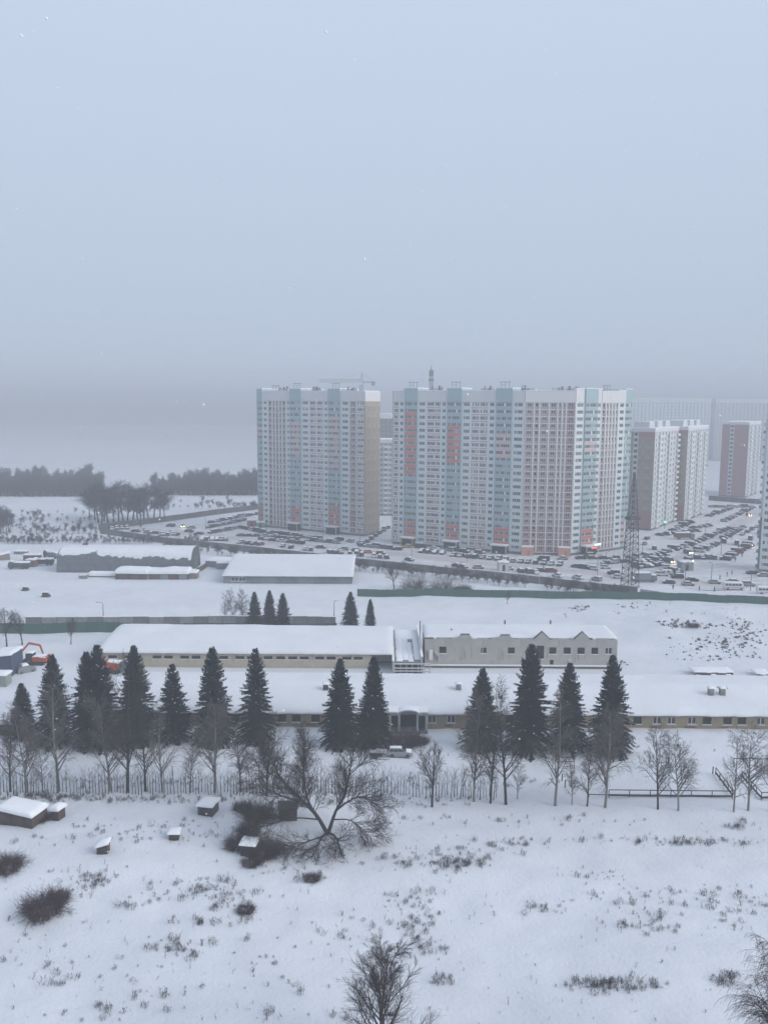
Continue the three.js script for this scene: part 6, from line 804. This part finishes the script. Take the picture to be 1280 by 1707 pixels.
// silver off-roader and its trailer by the portico
{
  const p = on(666, 1261), t = thing('silver_car', 'silver off-roader parked beside the portico with a small trailer', 'car', p, 0.0); t.position.y += 0.02;
  const SIL = M('silver_paint', 0.3, 0.31, 0.32, { roughness: 0.35, metalness: 0.4 }), w = 0.9;
  const arch = (cx) => { const a = []; for (let i = 0; i <= 8; i++) { const q = Math.PI * i / 8; a.push([cx + Math.cos(q) * 0.42 * -1, 0.34 + Math.sin(q) * 0.42]); } return a; };
  const prof = [[-2.2, 0.34], ...arch(-1.35), ...arch(1.4), [2.2, 0.34], [2.28, 0.7], [2.15, 1.0], [1.2, 1.13], [-2.1, 1.16], [-2.28, 0.75]]; part(t, 'body', new GB().prism(prof, -w, w), SIL);
  const cab = [[-2.1, 1.16], [-1.8, 1.66], [0.35, 1.7], [1.15, 1.14]], zi = w - 0.03, zt = w - 0.2, P = (i, z) => [cab[i][0], cab[i][1], z];
  part(t, 'cabin', new GB().quad(P(0, zi), P(3, zi), P(2, zt), P(1, zt)).quad(P(3, -zi), P(0, -zi), P(1, -zt), P(2, -zt)).quad(P(3, zi), P(3, -zi), P(2, -zt), P(2, zt)).quad(P(0, -zi), P(0, zi), P(1, zt), P(1, -zt)).quad(P(1, zt), P(2, zt), P(2, -zt), P(1, -zt)), SIL);
  const sw = (x0, x1) => { const y = (x, top) => top ? 1.6 : 1.2, z = (yy) => lerp(zi, zt, (yy - 1.15) / 0.53) + 0.012; for (const s of [1, -1]) { const a = [x0 + (x0 < -1.5 ? 0.1 : 0), 1.22, s * z(1.22)], b = [x1, 1.22, s * z(1.22)], c = [x1 - (x1 > 0.5 ? 0.52 : 0), 1.6, s * z(1.6)], d = [x0 + (x0 < -1.5 ? 0.28 : 0), 1.6, s * z(1.6)]; part(t, 'side_window', s > 0 ? new GB().quad(a, b, c, d) : new GB().quad(b, a, d, c), GLASS); } }; sw(-1.95, -1.15); sw(-1.1, -0.3); sw(-0.24, 0.88);
  part(t, 'windscreen', new GB().quad([1.13, 1.19, 0.78], [1.13, 1.19, -0.78], [0.43, 1.66, -0.66], [0.43, 1.66, 0.66]), GLASS); part(t, 'rear_window', new GB().quad([-2.09, 1.22, -0.75], [-2.09, 1.22, 0.75], [-1.85, 1.62, 0.64], [-1.85, 1.62, -0.64]), GLASS);
  for (const x of [-1.35, 1.4]) for (const z of [-w + 0.02, w - 0.24]) wheel(t, x, 0.34, z, 0.35, 0.22); for (const z of [-0.65, 0.65]) { part(t, 'headlight', new GB().box(2.14, 0.72, z - 0.2, 2.27, 0.9, z + 0.2), M('lamp_glass', 0.5, 0.52, 0.54, { roughness: 0.2 })); part(t, 'tail_light', new GB().box(-2.29, 0.8, z - 0.14, -2.15, 1.1, z + 0.14), M('tail_red', 0.25, 0.02, 0.02)); }
  for (const z of [-0.62, 0.62]) part(t, 'roof_rail', new GB().box(-1.6, 1.71, z - 0.03, 0.2, 1.77, z + 0.03), STEEL); part(t, 'snow', snowSlab(-1.75, 0.3, -0.6, 0.6, 0.12, () => 1.69, 3, 0.25, 0.05), PLAINSNOW); part(t, 'bonnet_snow', snowSlab(1.15, 2.1, -0.8, 0.8, 0.07, (x) => 1.13 - (x - 1.2) * 0.12, 4, 0.25, 0.05), PLAINSNOW);
  const q = on(627, 1262), u = thing('car_trailer', 'small dark two-wheeled trailer hitched behind the silver off-roader', 'trailer', q); part(u, 'box', new GB().box(-1.2, 0.5, -0.75, 1.1, 1.15, 0.75), M('trailer_dark', 0.05, 0.05, 0.055)); part(u, 'drawbar', new GB().tube([1.1, 0.5, 0], [2.0, 0.45, 0], 0.05, 0.05, 5), RUST); for (const z of [-0.98, 0.78]) wheel(u, -0.1, 0.32, z, 0.32, 0.2); part(u, 'snow', snowSlab(-1.2, 1.1, -0.75, 0.75, 0.15, () => 1.12, 3, 0.3, 0.05), PLAINSNOW);
}
// people walking in the far car park
{
  const figure = (stride, coat) => { // one skin: rings lofted along torso and limbs, joined into a single mesh
    const gb = new GB(), limb = (pts) => { for (let i = 0; i < pts.length - 1; i++) gb.tube(pts[i].slice(0, 3), pts[i + 1].slice(0, 3), pts[i][3], pts[i + 1][3], 8, pts[i][4], true); };
    limb([[0, 0.82, 0, 0.17, 0], [0, 1.05, 0, 0.17, 0], [0, 1.3, 0, 0.2, 0], [0, 1.45, 0, 0.15, 0], [0, 1.5, 0, 0.07, 2], [0, 1.56, 0, 0.075, 2], [0, 1.64, 0, 0.105, 2], [0, 1.74, 0, 0.1, 1], [0, 1.79, 0, 0.04, 1]]);
    for (const s of [-1, 1]) { const k = s * stride; limb([[0, 0.85, s * 0.09, 0.11, 1], [k * 0.4, 0.48, s * 0.1, 0.075, 1], [k * 0.75, 0.1, s * 0.1, 0.055, 1]]); limb([[k * 0.75 - 0.06, 0.05, s * 0.1, 0.06, 1], [k * 0.75 + 0.18, 0.04, s * 0.1, 0.04, 1]]); limb([[0, 1.42, s * 0.2, 0.085, 0], [-k * 0.35, 1.12, s * 0.25, 0.065, 0], [-k * 0.5 + 0.06, 0.88, s * 0.24, 0.05, 0], [-k * 0.5 + 0.08, 0.8, s * 0.23, 0.04, 2]]); }
    return gb.geo(); };
  const DK = M('dark_clothes', 0.018, 0.018, 0.022), SK = M('skin', 0.4, 0.26, 0.2), RD = M('maroon_coat', 0.12, 0.03, 0.035), g = [figure(0.3), figure(0.22)];
  [[1011, 941, 'person in dark clothes walking left of the pylon'], [1225, 936, 'person in dark coat walking below the third car row, near the right tower'], [1236, 929, 'person in dark coat at the top of the low kerb line near the right tower'], [1129, 942, 'left person of a pair at the driveway mouth'], [1136, 943, 'right person of a pair at the driveway mouth'], [1211, 961, 'person in dark clothes on the snow left of the tower foot'], [1219, 958, 'second person on the snow, farther right, left of the tower foot'], [1121, 983, 'person on the pavement by the green fence, left one'], [1165, 985, 'person on the pavement by the green fence, middle one'], [1190, 987, 'person on the pavement by the green fence, left of the minibus'], [1252, 915, 'person standing beside the yellow taxi'], [1199, 966, 'person by the curved path near the minibus']].forEach(([px, py, lab], i) => { const p = G(px, py), o = part(scene, numbered('person'), g[i % 2], [i % 4 === 2 ? RD : DK, DK, SK]); o.userData = { label: lab, category: 'person' }; o.position.set(p.x, 0.05, p.z); o.rotation.y = i * 1.1; });
}
// lamp posts
{
  const POST = M('lamp_post_steel', 0.1, 0.1, 0.105), shape = (h, arm) => { const gb = new GB(); return gb.tube([0, -0.5, 0], [0, h, 0], 0.13, 0.08, 7).tube([0, h, 0], [arm * 0.5, h + 0.45, 0], 0.07, 0.06, 5).tube([arm * 0.5, h + 0.45, 0], [arm, h + 0.5, 0], 0.06, 0.05, 5); };
  const lamps = [[173, 1034, 1004, -1.2, 'lamp post on the snowfield before the left green fence'], [557, 1044, 1002, 0.5, 'lamp post at the right end of the left green fence'], [375, 1040, 997, -0.6, 'lamp post left of the rear spruce trio'], [538, 902, 880, 1, 'lamp post in front of the left high-rise'], [600, 915, 884, 1, 'lamp post below the tan end wall'], [686, 926, 896, 1, 'lamp post left of the widest high-rise porch'], [778, 937, 905, 1, 'lamp post under the second porch of the widest high-rise'], [905, 952, 918, 1, 'lamp post between the salmon vestibules'], [995, 963, 925, 1, 'lamp post left of the pylon'], [1009, 947, 920, 1, 'lamp post just left of the pylon, farther back'], [1141, 970, 945, 1, 'lamp post in front of the grey kiosk'], [1185, 965, 938, -1, 'lamp post at the bend of the curved path'], [1201, 925, 895, 1, 'lamp post in the open lane of the right car park'], [1250, 985, 950, 1, 'lamp post between the minibuses'], [1070, 925, 902, 1, 'lamp post behind the pylon'], [1219, 900, 876, 1, 'lamp post far up the right car park'], [445, 880, 862, 1, 'lamp post at the left high-rise corner'], [343, 883, 858, 1, 'lamp post in the left car park'], [1175, 890, 868, 1, 'lamp post beside the far wing of the seventeen-storey block']];
  for (const [px, b, t, arm, lab] of lamps) { const p = b > 1000 ? on(px, b) : G(px, b), h = yAt(px, t, p.z) - p.y - 0.4, o = thing('lamp_post', lab, 'lamp post', p, 0.2, 'lamp posts'); part(o, 'post', shape(h, arm), POST); part(o, 'lamp_head', new GB().box(Math.min(arm, arm * 1.5), h + 0.42, -0.14, Math.max(arm, arm * 1.5), h + 0.56, 0.14), POST); }
}
// coloured pinpoint lamps on the far block: green pharmacy cross, red sign
for (const [px, py, c, n, lab] of [[1108, 870, [0.1, 1, 0.4], 'shop_lamp', 'tiny green lit lamp at the foot of the seventeen-storey block'], [1140, 853, [1, 0.15, 0.1], 'shop_lamp', 'tiny red lit lamp at the far wing of the seventeen-storey block']]) { const z = G(px, py + 12).z + 0.5, p = [xAt(px, py, z), yAt(px, py, z), z], t = thing(n, lab, 'lamp', p); part(t, 'housing', new GB().box(-0.6, -0.5, -0.4, 0.6, 0.5, -0.06), STEEL); part(t, 'lamp_face', new GB().box(-0.45, -0.35, -0.05, 0.45, 0.35, 0), M('lit_' + n + px, c[0] * 0.3, c[1] * 0.3, c[2] * 0.3, { emissive: new THREE.Color(...c), emissiveIntensity: 3 })); part(t, 'bracket', new GB().box(-0.1, -p[1], -0.6, 0.1, -0.5, -0.41), STEEL); const l = new THREE.PointLight(new THREE.Color(...c), 2); l.position.set(0, 0, 0.3); t.add(l); }
// snowfall: loose flakes drifting through the air
{
  const R = rng(123), n = 5200, im = new THREE.InstancedMesh(new THREE.IcosahedronGeometry(1, 0), PLAINSNOW, n), m = new THREE.Matrix4(), q = new THREE.Quaternion();
  for (let i = 0; i < n; i++) { const near = i < 2600, d = near ? 5 + 45 * Math.pow(R(), 0.6) : 50 + 260 * R(), a = (R() - 0.5) * 1.4, x = Math.sin(a) * d, z = -Math.cos(a) * d, y = near ? EYE + (R() - 0.52) * d * 1.3 : 2 + R() * 90, s = 0.004 + 0.006 * R() + (near ? 0 : 0.01); q.setFromEuler(new THREE.Euler(R() * 6, R() * 6, R() * 6)); m.compose(new THREE.Vector3(x, Math.max(2, Math.min(93, y)), z), q, new THREE.Vector3(s, s * (1 + R()), s)); im.setMatrixAt(i, m); }
  im.name = 'falling_snow'; im.userData = { label: 'loose snowflakes drifting down through the hazy air', category: 'snowfall', kind: 'stuff' }; scene.add(im);
}
renderer.render(scene, camera);
